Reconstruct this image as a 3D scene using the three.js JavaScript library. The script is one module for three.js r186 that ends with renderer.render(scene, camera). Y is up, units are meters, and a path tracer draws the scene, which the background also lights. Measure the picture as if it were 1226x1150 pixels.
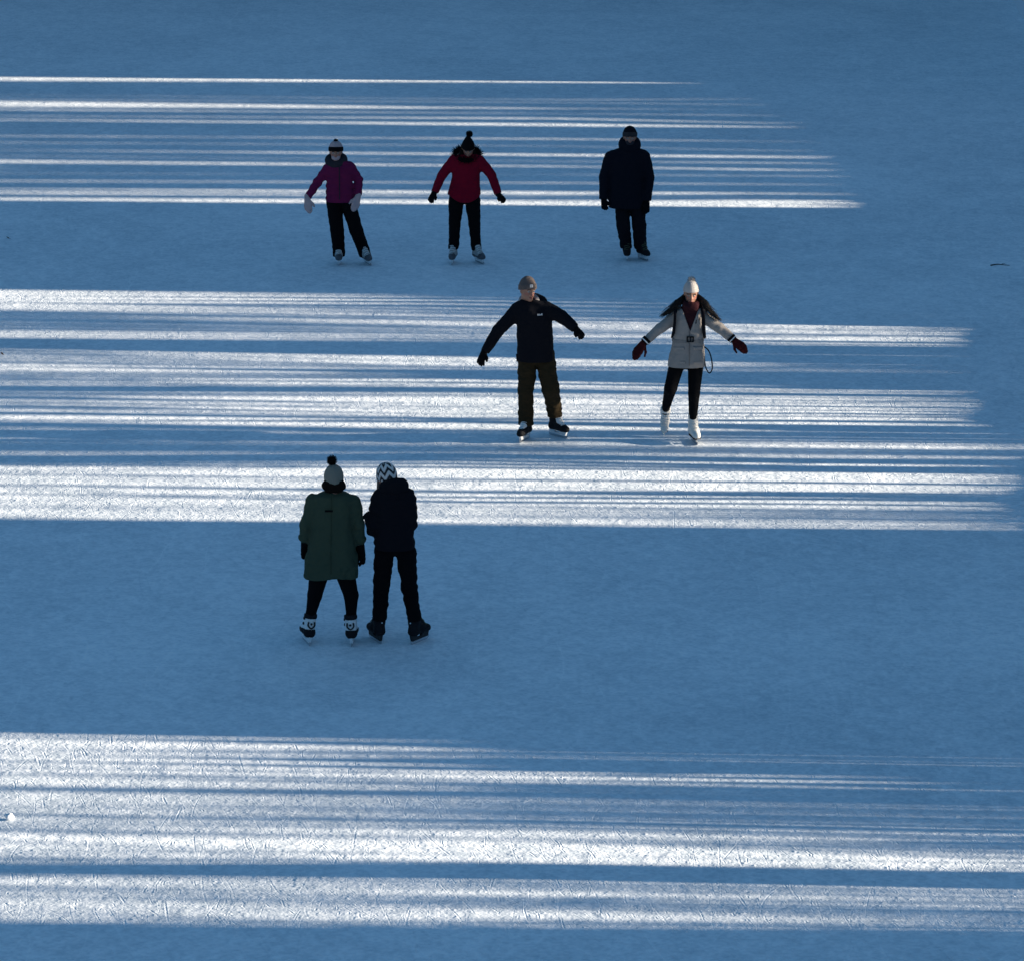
import * as THREE from 'three';
import { ImprovedNoise } from 'three/addons/math/ImprovedNoise.js';
import { mergeGeometries } from 'three/addons/utils/BufferGeometryUtils.js';
import { RoundedBoxGeometry } from 'three/addons/geometries/RoundedBoxGeometry.js';

// ------------------------------------------------------------------ camera, sky, sun, exposure
const scene = new THREE.Scene();
const W = 1226, H = 1150, F = 5195, CAM_H = 12.15, PITCH = THREE.MathUtils.degToRad(15);
const camera = new THREE.PerspectiveCamera(2 * Math.atan(H / 2 / F) * 180 / Math.PI, W / H, 0.5, 3000);
camera.position.set(0, CAM_H, 0);
camera.rotation.x = -PITCH;
scene.add(camera);

const TAN_E = 0.22, SKEW = 0.047;                       // sun: low on the right, a touch to the camera's side
const SUN_DIR = new THREE.Vector3(1, TAN_E, SKEW).normalize();
const sun = new THREE.DirectionalLight(new THREE.Color().setRGB(1.0, 0.885, 0.73), 5);
sun.position.copy(SUN_DIR).multiplyScalar(120).add(new THREE.Vector3(0, 0, -55));
sun.target.position.set(0, 0, -55);
sun.castShadow = true;
sun.shadow.radius = 1;
sun.shadow.mapSize.set(4096, 4096);
Object.assign(sun.shadow.camera, { left: -70, right: 70, top: 40, bottom: -40, near: 1, far: 300 });
scene.add(sun, sun.target);

function makeSky() {                                     // clear winter sky: deep blue overhead, paler to the horizon
  const w = 256, h = 128, d = new Float32Array(w * h * 4);
  for (let j = 0; j < h; j++) for (let i = 0; i < w; i++) {
    const lat = ((j + 0.5) / h - 0.5) * Math.PI, lon = ((i + 0.5) / w - 0.5) * Math.PI * 2;
    const y = Math.sin(lat), dx = Math.cos(lat) * Math.cos(lon), dz = Math.cos(lat) * Math.sin(lon);
    const up = Math.max(y, 0), t = Math.pow(1 - up, 4);
    const c = Math.max(0, dx * SUN_DIR.x + y * SUN_DIR.y + dz * SUN_DIR.z);
    const glow = 0.06 * Math.pow(c, 6);
    const k = (j * w + i) * 4;
    d[k] = 0.0205 + 0.016 * t + glow * 0.9;
    d[k + 1] = 0.0575 + 0.020 * t + glow * 0.75;
    d[k + 2] = 0.112 + 0.016 * t + glow * 0.6;
    d[k + 3] = 1;
  }
  const tx = new THREE.DataTexture(d, w, h, THREE.RGBAFormat, THREE.FloatType);
  tx.mapping = THREE.EquirectangularReflectionMapping;
  tx.magFilter = tx.minFilter = THREE.LinearFilter; tx.needsUpdate = true;
  return tx;
}
scene.background = makeSky();
scene.environment = scene.background;

const renderer = new THREE.WebGLRenderer({ antialias: true });
renderer.setSize(1024, 960);
renderer.toneMapping = THREE.LinearToneMapping;
renderer.toneMappingExposure = 3.25;
renderer.shadowMap.enabled = true;

// ------------------------------------------------------------------ helpers
function rng(seed) { let a = seed >>> 0; return () => { a = (a + 0x6D2B79F5) | 0; let t = Math.imul(a ^ (a >>> 15), 1 | a); t = (t + Math.imul(t ^ (t >>> 7), 61 | t)) ^ t; return ((t ^ (t >>> 14)) >>> 0) / 4294967296; }; }
const V = (x, y, z) => new THREE.Vector3(x, y, z);
const perlin = new ImprovedNoise();
const lerp = (a, b, t) => a + (b - a) * t, clamp = (x, a, b) => Math.min(b, Math.max(a, x));
const cP = Math.cos(PITCH), sP = Math.sin(PITCH);
function ray(px, py) { const nx = (px - W / 2) / F, ny = (H / 2 - py) / F; return V(nx, -sP + ny * cP, -cP - ny * sP); }
function ground(px, py) { const r = ray(px, py), t = -CAM_H / r.y; return V(r.x * t, 0, r.z * t); }
function onPlane(px, py, z) { const r = ray(px, py), t = z / r.z; return V(r.x * t, CAM_H + r.y * t, z); }

const taken = new Map();
function numbered(n) { const k = taken.get(n) || 0; taken.set(n, k + 1); return k ? `${n}_${String(k).padStart(3, '0')}` : n; }
function mesh(name, geometry, material, parent = scene) {
  const m = new THREE.Mesh(geometry, material);
  m.name = parent === scene ? numbered(name) : name;
  m.castShadow = m.receiveShadow = true; parent.add(m); return m;
}
function thing(name, label, category, group, pos = V(0, 0, 0)) {
  const g = new THREE.Group(); g.name = numbered(name); g.position.copy(pos); scene.add(g);
  g.userData = { label, category }; if (group) g.userData.group = group; return g;
}
function tag(o, label, category, group) { o.userData.label = label; o.userData.category = category; if (group) o.userData.group = group; return o; }
function part(name, parent) { const g = new THREE.Group(); g.name = name; parent.add(g); return g; }
const mat = (r, g, b, rough = 0.9, extra = {}) => new THREE.MeshStandardMaterial({ color: new THREE.Color().setRGB(r, g, b), roughness: rough, ...extra });

function tube(points, radii, sides = 7, caps = true) {   // tapered tube through points
  const pos = [], nor = [], idx = [], n = points.length;
  let ref = V(0, 0, 1); const t0 = points[1].clone().sub(points[0]).normalize(); if (Math.abs(t0.z) > 0.9) ref = V(1, 0, 0);
  for (let i = 0; i < n; i++) {
    const t = points[Math.min(i + 1, n - 1)].clone().sub(points[Math.max(i - 1, 0)]).normalize();
    const a = ref.clone().addScaledVector(t, -ref.dot(t)).normalize(), b = t.clone().cross(a); ref = a;
    for (let k = 0; k < sides; k++) {
      const an = k / sides * Math.PI * 2, d = a.clone().multiplyScalar(Math.cos(an)).addScaledVector(b, Math.sin(an));
      pos.push(points[i].x + d.x * radii[i], points[i].y + d.y * radii[i], points[i].z + d.z * radii[i]); nor.push(d.x, d.y, d.z);
    }
    if (i) for (let k = 0; k < sides; k++) { const p = (i - 1) * sides + k, q = (i - 1) * sides + (k + 1) % sides; idx.push(p, q, p + sides, q, q + sides, p + sides); }
  }
  if (caps) for (const e of [0, n - 1]) {
    const c = pos.length / 3, t = points[e ? n - 1 : 1].clone().sub(points[e ? n - 2 : 0]).normalize().multiplyScalar(e ? 1 : -1);
    pos.push(points[e].x, points[e].y, points[e].z); nor.push(t.x, t.y, t.z);
    for (let k = 0; k < sides; k++) e ? idx.push(c, e * sides + k, e * sides + (k + 1) % sides) : idx.push(c, (k + 1) % sides, k);
  }
  const g = new THREE.BufferGeometry();
  g.setAttribute('position', new THREE.Float32BufferAttribute(pos, 3)); g.setAttribute('normal', new THREE.Float32BufferAttribute(nor, 3)); g.setIndex(idx);
  return g;
}
const smoothTube = (pts, r, seg = 16, sides = 6, closed = false) => {
  const c = new THREE.CatmullRomCurve3(pts, closed), p = c.getPoints(seg);
  return tube(p, p.map((_, i) => typeof r === 'function' ? r(i / seg) : r), sides, !closed);
};
const box = (w, h, d, x = 0, y = 0, z = 0, r = 0) => (r ? new RoundedBoxGeometry(w, h, d, 2, r) : new THREE.BoxGeometry(w, h, d)).translate(x, y, z);
function joined(list) { return mergeGeometries(list.map(g => { const q = g.index ? g.toNonIndexed() : g; for (const k of Object.keys(q.attributes)) if (k !== 'position' && k !== 'normal') q.deleteAttribute(k); return q; })); }

// distance fields -> meshes (surface nets)
function smin(a, b, k) { const h = Math.max(k - Math.abs(a - b), 0) / k; return Math.min(a, b) - h * h * k * 0.25; }
function chain(pts) {                                    // pts: [x,y,z,r]
  const s = [];
  for (let i = 0; i + 1 < pts.length; i++) { const a = pts[i], b = pts[i + 1], dx = b[0] - a[0], dy = b[1] - a[1], dz = b[2] - a[2]; s.push([a[0], a[1], a[2], a[3], dx, dy, dz, b[3] - a[3], 1 / (dx * dx + dy * dy + dz * dz + 1e-12)]); }
  return (x, y, z) => {
    let m = 1e9;
    for (let i = 0; i < s.length; i++) {
      const q = s[i], ax = x - q[0], ay = y - q[1], az = z - q[2];
      const t = clamp((ax * q[4] + ay * q[5] + az * q[6]) * q[8], 0, 1), ex = ax - q[4] * t, ey = ay - q[5] * t, ez = az - q[6] * t;
      const d = Math.sqrt(ex * ex + ey * ey + ez * ez) - q[3] - q[7] * t;
      m = i ? smin(m, d, 0.015) : d;
    }
    return m;
  };
}
const ellipsoid = (cx, cy, cz, rx, ry, rz) => { const mn = Math.min(rx, ry, rz); return (x, y, z) => { const a = (x - cx) / rx, b = (y - cy) / ry, c = (z - cz) / rz; return (Math.sqrt(a * a + b * b + c * c) - 1) * mn; }; };
const ring = (cx, cy, cz, rx, rz, r, tilt = 0, ry = r) => (x, y, z) => { const a = x - cx, c = (z - cz) * rx / rz, b = (y - cy - tilt * (z - cz)) * r / ry, q = Math.sqrt(a * a + c * c) - rx; return Math.sqrt(q * q + b * b) - r; };
function stack(sec) {                                    // sections from top to bottom: [y, cx, cz, rx, rz]
  return (x, y, z) => {
    let i = 0; while (i < sec.length - 2 && y < sec[i + 1][0]) i++;
    const a = sec[i], b = sec[i + 1], t = clamp((a[0] - y) / (a[0] - b[0]), 0, 1), u = t * t * (3 - 2 * t) * 0.5 + t * 0.5;
    const rx = lerp(a[3], b[3], u), rz = lerp(a[4], b[4], u), p = Math.abs(x - lerp(a[1], b[1], u)) / rx, q = Math.abs(z - lerp(a[2], b[2], u)) / rz;
    const d = (Math.pow(Math.pow(p, 2.5) + Math.pow(q, 2.5), 0.4) - 1) * Math.min(rx, rz);
    const over = Math.max(y - sec[0][0], sec[sec.length - 1][0] - y);
    return over > 0 ? Math.max(d, 0) + over : Math.max(d, over);
  };
}
const fold = (x, y, z, f, fy) => perlin.noise(x * f + 11.3, y * fy + 3.7, z * f + 7.1) + 0.5 * perlin.noise(x * f * 2.1, y * fy * 2.3 + 9.2, z * f * 2.1);
function field(f, lo, hi, cell, colour) {
  const nx = Math.ceil((hi[0] - lo[0]) / cell) + 1, ny = Math.ceil((hi[1] - lo[1]) / cell) + 1, nz = Math.ceil((hi[2] - lo[2]) / cell) + 1;
  const val = new Float32Array(nx * ny * nz);
  for (let k = 0, n = 0; k < nz; k++) for (let j = 0; j < ny; j++) for (let i = 0; i < nx; i++, n++) val[n] = f(lo[0] + i * cell, lo[1] + j * cell, lo[2] + k * cell);
  const at = new Int32Array(nx * ny * nz).fill(-1), pos = [], idx = [];
  const off = [0, 1, nx, nx + 1, nx * ny, nx * ny + 1, nx * ny + nx, nx * ny + nx + 1];
  const E = [[0, 1], [2, 3], [4, 5], [6, 7], [0, 2], [1, 3], [4, 6], [5, 7], [0, 4], [1, 5], [2, 6], [3, 7]];
  for (let k = 0; k < nz - 1; k++) for (let j = 0; j < ny - 1; j++) for (let i = 0; i < nx - 1; i++) {
    const n = (k * ny + j) * nx + i; let m = 0;
    for (let c = 0; c < 8; c++) if (val[n + off[c]] < 0) m |= 1 << c;
    if (m === 0 || m === 255) continue;
    let sx = 0, sy = 0, sz = 0, cnt = 0;
    for (const [p, q] of E) {
      if (((m >> p) & 1) === ((m >> q) & 1)) continue;
      const a = val[n + off[p]], b = val[n + off[q]], t = a / (a - b);
      sx += lerp(p & 1, q & 1, t); sy += lerp((p >> 1) & 1, (q >> 1) & 1, t); sz += lerp(p >> 2, q >> 2, t); cnt++;
    }
    at[n] = pos.length / 3; pos.push(lo[0] + (i + sx / cnt) * cell, lo[1] + (j + sy / cnt) * cell, lo[2] + (k + sz / cnt) * cell);
  }
  const quad = (a, b, c, d, flip) => { if (a < 0 || b < 0 || c < 0 || d < 0) return; flip ? idx.push(a, c, b, a, d, c) : idx.push(a, b, c, a, c, d); };
  for (let k = 1; k < nz - 1; k++) for (let j = 1; j < ny - 1; j++) for (let i = 1; i < nx - 1; i++) {
    const n = (k * ny + j) * nx + i, s = val[n] < 0;
    if (s !== val[n + 1] < 0) quad(at[n - nx - nx * ny], at[n - nx * ny], at[n], at[n - nx], !s);
    if (s !== val[n + nx] < 0) quad(at[n - 1 - nx * ny], at[n - 1], at[n], at[n - nx * ny], !s);
    if (s !== val[n + nx * ny] < 0) quad(at[n - 1 - nx], at[n - nx], at[n], at[n - 1], !s);
  }
  const nor = new Float32Array(pos.length), e = cell * 0.5;
  for (let i = 0; i < pos.length; i += 3) {
    const x = pos[i], y = pos[i + 1], z = pos[i + 2];
    let a = f(x + e, y, z) - f(x - e, y, z), b = f(x, y + e, z) - f(x, y - e, z), c = f(x, y, z + e) - f(x, y, z - e); const l = Math.hypot(a, b, c) || 1;
    nor[i] = a / l; nor[i + 1] = b / l; nor[i + 2] = c / l;
  }
  const g = new THREE.BufferGeometry();
  g.setAttribute('position', new THREE.Float32BufferAttribute(pos, 3)); g.setAttribute('normal', new THREE.Float32BufferAttribute(nor, 3)); g.setIndex(idx);
  if (colour) { const col = new Float32Array(pos.length); for (let i = 0; i < pos.length; i += 3) { const c = colour(pos[i], pos[i + 1], pos[i + 2]); col[i] = c[0]; col[i + 1] = c[1]; col[i + 2] = c[2]; } g.setAttribute('color', new THREE.BufferAttribute(col, 3)); }
  return g;
}
function bounds(chains, pad) { const lo = [1e9, 1e9, 1e9], hi = [-1e9, -1e9, -1e9]; for (const c of chains) for (const p of c) for (let a = 0; a < 3; a++) { lo[a] = Math.min(lo[a], p[a] - p[3] - pad); hi[a] = Math.max(hi[a], p[a] + p[3] + pad); } return [lo, hi]; }

// ------------------------------------------------------------------ the ice
function periodicNoise(n, cells, seed) {                 // tileable value noise on an n x n grid
  const R = rng(seed), g = new Float32Array(cells * cells).map(() => R() * 2 - 1), o = new Float32Array(n * n);
  for (let j = 0; j < n; j++) {
    const v = j / n * cells, j0 = Math.floor(v), fv = v - j0, sv = fv * fv * (3 - 2 * fv), r0 = j0 % cells * cells, r1 = (j0 + 1) % cells * cells;
    for (let i = 0; i < n; i++) {
      const u = i / n * cells, i0 = Math.floor(u), fu = u - i0, su = fu * fu * (3 - 2 * fu), c0 = i0 % cells, c1 = (i0 + 1) % cells;
      o[j * n + i] = lerp(lerp(g[r0 + c0], g[r0 + c1], su), lerp(g[r1 + c0], g[r1 + c1], su), sv);
    }
  }
  return o;
}
function iceRelief() {                                   // 10.24 m tile, 5 mm a texel: frost grain, lumps, skate cuts with raised burrs
  const N = 2048, h = new Float32Array(N * N);
  for (const [cells, amp, seed] of [[1024, 0.0005, 1], [620, 0.0010, 2], [300, 0.0017, 3], [130, 0.0020, 6], [60, 0.0026, 4], [23, 0.0035, 5]]) { const p = periodicNoise(N, cells, seed); for (let i = 0; i < p.length; i++) h[i] += p[i] * amp; }
  const R = rng(77);
  const cut = (x, y, a, len, bend, depth, wide) => {
    const steps = Math.ceil(len / 0.6); let px = x, py = y, an = a;
    for (let s = 0; s < steps; s++) {
      const f = Math.sin(Math.PI * (s + 0.5) / steps), cx = -Math.sin(an), cy = Math.cos(an);
      for (let w = -3; w <= 3; w++) {
        const q = w / wide, e = Math.abs(q) > 2.6 ? 0 : (-Math.exp(-q * q * 1.6) + 0.75 * Math.exp(-(Math.abs(q) - 1.5) * (Math.abs(q) - 1.5) * 3)) * depth * f * 0.35;
        const ix = ((Math.round(px + cx * w) % N) + N) % N, iy = ((Math.round(py + cy * w) % N) + N) % N;
        h[iy * N + ix] += e;
      }
      px += Math.cos(an) * 0.6; py += Math.sin(an) * 0.6; an += bend;
    }
  };
  for (let i = 0; i < 12000; i++) {
    const along = R() < 0.86, a = along ? Math.PI / 2 + 0.2 + (R() + R() - 1) * 0.42 : R() * Math.PI, len = 12 + Math.pow(R(), 5) * 240;
    cut(R() * N, R() * N, a, len, (R() - 0.5) * 0.006, (0.0010 + R() * R() * 0.0042) * (len > 80 ? 0.55 : 1), 0.9 + R() * 0.9);
  }
  for (let i = 0; i < 9000; i++) {                       // crumbs of shaved ice
    const x = R() * N | 0, y = R() * N | 0, r = 1 + R() * 2.2, k = 0.001 + R() * R() * 0.006;
    for (let b = -4; b <= 4; b++) for (let a = -4; a <= 4; a++) { const q = (a * a + b * b) / (r * r); if (q < 3) h[((y + b + N) % N) * N + (x + a + N) % N] += k * Math.exp(-q); }
  }
  let lo = 1e9, hi = -1e9; for (const v of h) { if (v < lo) lo = v; if (v > hi) hi = v; }
  lo = Math.max(lo, -0.02); hi = Math.min(hi, 0.02);
  const d = new Uint8Array(N * N * 4), D = rng(5);
  for (let i = 0; i < N * N; i++) { const v = clamp((h[i] - lo) / (hi - lo) * 255 + D() - 0.5, 0, 255); d[i * 4] = d[i * 4 + 1] = d[i * 4 + 2] = v; d[i * 4 + 3] = 255; }
  const t = new THREE.DataTexture(d, N, N); t.wrapS = t.wrapT = THREE.RepeatWrapping; t.magFilter = THREE.LinearFilter; t.repeat.set(1 / 10.24, 1 / 10.24); t.needsUpdate = true;
  return [t, hi - lo];
}
function iceColour() {                                   // 23 m tile: skate-shaved frost over clearer ice, pale scratch lines
  const N = 2048, d = new Uint8Array(N * N * 4), a = periodicNoise(N, 9, 21), b = periodicNoise(N, 38, 22), c = periodicNoise(N, 230, 23), e = periodicNoise(N, 700, 24), f = periodicNoise(N, 1500, 25);
  const line = new Float32Array(N * N), R = rng(9);
  for (let i = 0; i < 7000; i++) {
    let x = R() * N, y = R() * N, an = R() < 0.6 ? Math.PI / 2 + (R() - 0.4) * 1.2 : R() * 6.3; const n = 25 + R() * R() * 330, bend = (R() - 0.5) * 0.012, k = (R() - 0.45) * 0.10;
    for (let s = 0; s < n; s++) { line[((Math.round(y) % N + N) % N) * N + (Math.round(x) % N + N) % N] += k; x += Math.cos(an); y += Math.sin(an); an += bend; }
  }
  for (let i = 0; i < N * N; i++) {
    const v = 0.045 * a[i] + 0.04 * b[i] + 0.055 * c[i] + 0.085 * e[i] + 0.06 * f[i] + line[i] * 1.3;
    const s = x => 255 * Math.pow(clamp(x, 0, 1), 1 / 2.2);
    d[i * 4] = s(0.80 + v * 1.15); d[i * 4 + 1] = s(0.845 + v); d[i * 4 + 2] = s(0.88 + v * 0.9); d[i * 4 + 3] = 255;
  }
  const t = new THREE.DataTexture(d, N, N); t.colorSpace = THREE.SRGBColorSpace; t.wrapS = t.wrapT = THREE.RepeatWrapping; t.magFilter = THREE.LinearFilter; t.repeat.set(1 / 23, 1 / 23); t.needsUpdate = true;
  return t;
}
{
  const S = 1500, g = new THREE.PlaneGeometry(2 * S, 2 * S).rotateX(-Math.PI / 2), p = g.attributes.position, uv = g.attributes.uv;
  for (let i = 0; i < p.count; i++) uv.setXY(i, p.getX(i) + 3.3, -p.getZ(i) + 1.7);
  const [bump, range] = iceRelief();
  const m = new THREE.MeshStandardMaterial({ map: iceColour(), bumpMap: bump, bumpScale: range * 0.9, roughness: 0.62 });
  const ice = mesh('ice', g, m); ice.castShadow = false;
  ice.userData = { kind: 'structure', label: 'frozen rink surface of pale scratched ice', category: 'ice' };
}

// ------------------------------------------------------------------ right-hand shore, beyond the frame: snow bank, wood and houses that stand in the low sun
const SHORE_X = 10.4;
const edgeOfLight = [[700, 60], [820, 100], [893, 118], [906, 127], [930, 140], [950, 155], [968, 180], [985, 200], [998, 222], [1006, 250], [1060, 320], [1130, 388], [1140, 440], [1145, 470], [1142, 500], [1175, 515], [1225, 528], [1215, 545], [1180, 552], [1195, 566], [1190, 590], [1175, 602], [1195, 632], [1260, 700], [1330, 850], [1330, 1150]].map(([x, y]) => { const g = ground(x, y); return [g.z + SKEW * (SHORE_X - g.x), TAN_E * (SHORE_X - g.x)]; }).sort((a, b) => a[0] - b[0]);
function bankTop(z) {
  const T = edgeOfLight; if (z <= T[0][0]) return T[0][1]; if (z >= T[T.length - 1][0]) return T[T.length - 1][1];
  let i = 0; while (T[i + 1][0] < z) i++; return lerp(T[i][1], T[i + 1][1], (z - T[i][0]) / (T[i + 1][0] - T[i][0]));
}
const snowMat = mat(0.78, 0.80, 0.83, 0.85);
{
  const prof = [[-1.25, -0.06], [-0.95, 0.12], [-0.7, 0.38], [-0.45, 0.70], [-0.2, 0.93], [0, 1], [0.25, 0.97], [0.8, 0.88], [2, 0.82], [5, 0.80], [12, 0.80], [45, 0.85]];
  const pos = [], idx = [], z0 = -130, z1 = -22, n = 900;
  for (let j = 0; j <= n; j++) {
    const z = lerp(z0, z1, j / n), top = bankTop(z) - 0.045 + 0.06 * perlin.noise(z * 1.7, 3.1, 0) + 0.035 * perlin.noise(z * 6.1, 1.1, 0) + 0.02 * perlin.noise(z * 17, 8.1, 0);
    prof.forEach(([x, k]) => pos.push(SHORE_X + x + (Math.abs(x) < 3 ? 0.08 * perlin.noise(z * 0.8, x * 2, 5) : 0), Math.max(k, 0) * (k < 0.5 ? 1 : 1) * (x > 1.5 ? Math.min(top, 1.0) : top) + (k < 0 ? -0.06 : 0.03 * perlin.noise(x * 3, z * 2.3, 2)), z));
    if (j) for (let i = 0; i + 1 < prof.length; i++) { const a = (j - 1) * prof.length + i, b = a + prof.length; idx.push(a, b, a + 1, b, b + 1, a + 1); }
  }
  const g = new THREE.BufferGeometry(); g.setAttribute('position', new THREE.Float32BufferAttribute(pos, 3)); g.setIndex(idx); g.computeVertexNormals();
  mesh('snow_bank', g, snowMat).userData = { kind: 'structure', label: 'ploughed snow bank along the shore right of the rink', category: 'snow bank' };
}
// How the light falls along three lines of sight over the rink, read from the photograph: [from, to, lit share]
const gapsTop = [[95, 4.3, 98.4, 1.4, 100, 0.05], [114, 0.2, 119.5, 0.8, 118.5, 0.7], [119.3, 0.6, 123, 0.4, 125.4, 0.5], [125, 6.5, 130, 0.9, 131, 0.05], [131.5, 1.5, 136, 0.5, 138, 0.7], [139, 0.8, 141.8, 2, 147, 0.9], [143.8, 1.2, 149.5, 3.6, 151.7, 1.5], [163, 1, 166.3, 1.3, 169, 0.7], [171, 0.7, 175, 0.5, 180, 0.6], [180, 0.6, 185.6, 2.5, 187.5, 2.8], [187, 0.6, 193, 0.5, 194.8, 1.2], [193.8, 3.2, 199.2, 1.3, 202.9, 2.1], [208, 0.3, 209, 0.3, 210.5, 1], [216.8, 1.3, 219, 1.1, 220.5, 0.9], [226.8, 1.3, 231.3, 4.5, 231.5, 1.6], [231, 2.6, 235.3, 0.4, 236.3, 0.3], [239.9, 5.2, 244.7, 9.8, 245.5, 12.6]];
const toLin = v => Math.pow((v / 255 + 0.055) / 1.055, 2.4), litShare = l => (toLin(71 + 172 * l) - toLin(71)) / (toLin(243) - toLin(71)); // brightness seen -> share of sunlight
const col = s => s.map(([a, b, l]) => [a, b, litShare(l)]);
for (const g of gapsTop) for (const i of [1, 3, 5]) g[i] *= g[i] < 1.1 ? 0.46 : g[i] < 2.5 ? 0.58 : g[i] < 5 ? 0.78 : 0.95;
const bandMid = {
  px: [75, 540, 955],
  L: col([[347.8, 363, 0.92], [364, 372, 0.9], [372, 396.3, 0.22], [396.3, 405, 0.78], [418, 426.6, 0.42], [426.6, 433.4, 0.57], [433.4, 436.7, 0.25], [436.7, 444.8, 0.85], [444.8, 455.6, 0.4], [456, 462.3, 0.5], [468, 475, 0.35], [475, 478, 0.1], [478, 488.5, 0.45], [492, 496.8, 0.7], [496.8, 498.5, 0.2], [498.5, 504.5, 0.92], [512.8, 514.3, 0.6], [517.3, 519, 0.5], [521.9, 524, 0.8], [528.8, 532.3, 0.2], [541.3, 545.5, 0.55], [556, 558.7, 0.3], [558.7, 567.8, 0.97], [567.8, 569.2, 0.3], [569.2, 580.3, 0.97], [582, 590.7, 0.97], [590.7, 592, 0.5], [592, 605, 0.95], [605, 607, 0.5], [607, 620, 0.95], [620, 624, 0.5], [625.5, 629, 0.3]]),
  M: col([[356.6, 374, 0.3], [375.4, 381.5, 0.5], [381.5, 384.2, 0.2], [384.2, 390.3, 0.8], [390.3, 393, 0.2], [393, 397.7, 0.5], [397.7, 401, 0.3], [401, 404.4, 0.7], [404.4, 409, 0.4], [427.3, 438.8, 0.93], [438.8, 444.8, 0.4], [454.3, 463, 0.88], [465, 466.5, 0.3], [469.8, 473, 0.7], [473, 475, 0.4], [475, 499.6, 1], [505.9, 513.5, 0.95], [513.5, 521, 0.25], [521.5, 524.6, 0.75], [528.8, 533, 0.55], [533, 542, 0.2], [542, 553, 0.05], [553, 558.7, 0.6], [560, 573.3, 0.95], [573.3, 574.5, 0.4], [574.5, 586.6, 0.97], [588.6, 596.3, 0.75], [596.3, 598, 0.3], [598, 602.6, 0.8], [602.6, 606, 0.5], [606, 616.5, 0.85], [616.5, 618, 0.4], [618, 629, 0.97]]),
  R: col([[389.2, 399.6, 0.88], [399.6, 402, 0.5], [402, 408, 0.93], [410, 412.8, 0.7], [423.5, 425.5, 0.15], [435, 442, 0.2], [442, 443.6, 0.5], [465.7, 471, 0.6], [474.2, 508.5, 0.78], [509, 525, 0.06], [526, 528.4, 0.3], [530.2, 536.3, 0.88], [536.3, 544.3, 0.3], [544.3, 548.2, 0.75], [552, 556.3, 0.65], [565, 576.7, 0.98], [578.5, 588.3, 0.97], [591.8, 597, 0.3], [597, 600.3, 0.88], [601.8, 607.7, 0.92], [608, 620, 0.35], [621.4, 633, 0.7]]),
  anchors: [[347.8, 352.6, 356.6], [372, 381.5, 389.2], [396.3, 401, 405], [405, 409, 413.5], [411.5, 418, 424], [418, 426.9, 434.5], [436.7, 442, 446], [444.8, 450, 454], [456, 462, 465.7], [462.3, 463.5, 471.2], [468, 470, 474.2], [475, 480, 484], [489.5, 499.6, 497], [498.5, 503, 508], [505, 513.5, 516], [515.5, 521, 524], [524, 526, 529], [533, 537, 541], [546, 543, 549], [551, 549, 557], [556, 557.5, 563.5], [563, 568, 571], [568.5, 573.8, 577.6], [575, 581, 583], [581, 587.6, 590.4], [586, 592, 595], [591.3, 597, 601], [598, 604, 608], [606, 611, 614.5], [613, 617.5, 622], [620, 623, 628], [625, 629.2, 633]],
  end: [629, 633.8, 637.8],
};
const bandLow = {
  px: [75, 615, 1150],
  L: col([[878, 886, 0.7], [886, 896.3, 0.95], [896.3, 901, 0.65], [901, 910, 0.97], [913, 925, 0.9], [925, 929, 0.4], [929, 941, 0.93], [941.4, 947.7, 0.1], [947.7, 961.8, 0.93], [961.8, 964, 0.5], [964, 975, 0.85], [978.3, 987, 0.8], [987, 989, 0.4], [989, 993.6, 0.65], [993.6, 999, 0.3], [999, 1016.3, 1], [1016.3, 1025, 0.75], [1025, 1034.5, 0.5], [1049, 1060, 0.85], [1060, 1064, 0.35], [1064, 1078, 0.65], [1078, 1098.5, 0.93], [1098.5, 1105.6, 0.65], [1110, 1118, 0.2]]),
  M: col([[898, 909, 0.1], [923.5, 935, 0.8], [935, 949.8, 0.12], [951, 953.4, 0.25], [953.4, 963.2, 0.3], [963.2, 981.6, 0.2], [985.5, 992, 0.38], [993, 1003.6, 0.92], [1003.6, 1006, 0.3], [1006, 1031, 1], [1031, 1033.4, 0.5], [1051.7, 1063, 0.45], [1063.6, 1075.6, 0.78], [1075.6, 1081.3, 0.15], [1081.3, 1089.5, 0.5], [1089.5, 1100, 0.93], [1100, 1111, 0.4], [1138, 1150, 0.1]]),
  R: col([[934, 943, 0.08], [961, 993, 0.13], [996.7, 1004, 0.42], [1004, 1011, 0.15], [1011, 1014, 0.3], [1015.7, 1022, 0.38], [1022, 1028.5, 0.65], [1028.5, 1040.7, 0.93], [1040.7, 1043.8, 0.3], [1062.7, 1073, 0.5], [1073, 1074, 0.2], [1074, 1088.4, 0.47], [1088.4, 1091, 0.1], [1091, 1114, 0.3], [1138, 1142, 0.15]]),
  anchors: [[878, 885, 892], [889, 897, 905], [900, 908, 917], [910.4, 917, 924], [913, 924, 931], [927, 935, 944], [941.4, 949, 957], [947.7, 955, 963], [957, 964, 974], [967, 974, 984], [975.5, 981.6, 993], [978.3, 985.5, 996.7], [988, 993, 1005], [996, 1004.5, 1015], [1010, 1017, 1028.5], [1022, 1028, 1036], [1034.5, 1032.5, 1042.5], [1047.6, 1051.7, 1062.5], [1055, 1060, 1070], [1062, 1069, 1077], [1072, 1078.5, 1086], [1080, 1087, 1094], [1092, 1097, 1104], [1105.6, 1109, 1114]],
  end: [1119, 1127, 1134],
};
const barkMats = [mat(0.09, 0.07, 0.055, 0.95), mat(0.13, 0.105, 0.085, 0.95), mat(0.07, 0.06, 0.05, 0.95)];
const treeRng = rng(4242), dullGreen = () => mat(0.022, 0.035, 0.020, 0.9);
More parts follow.
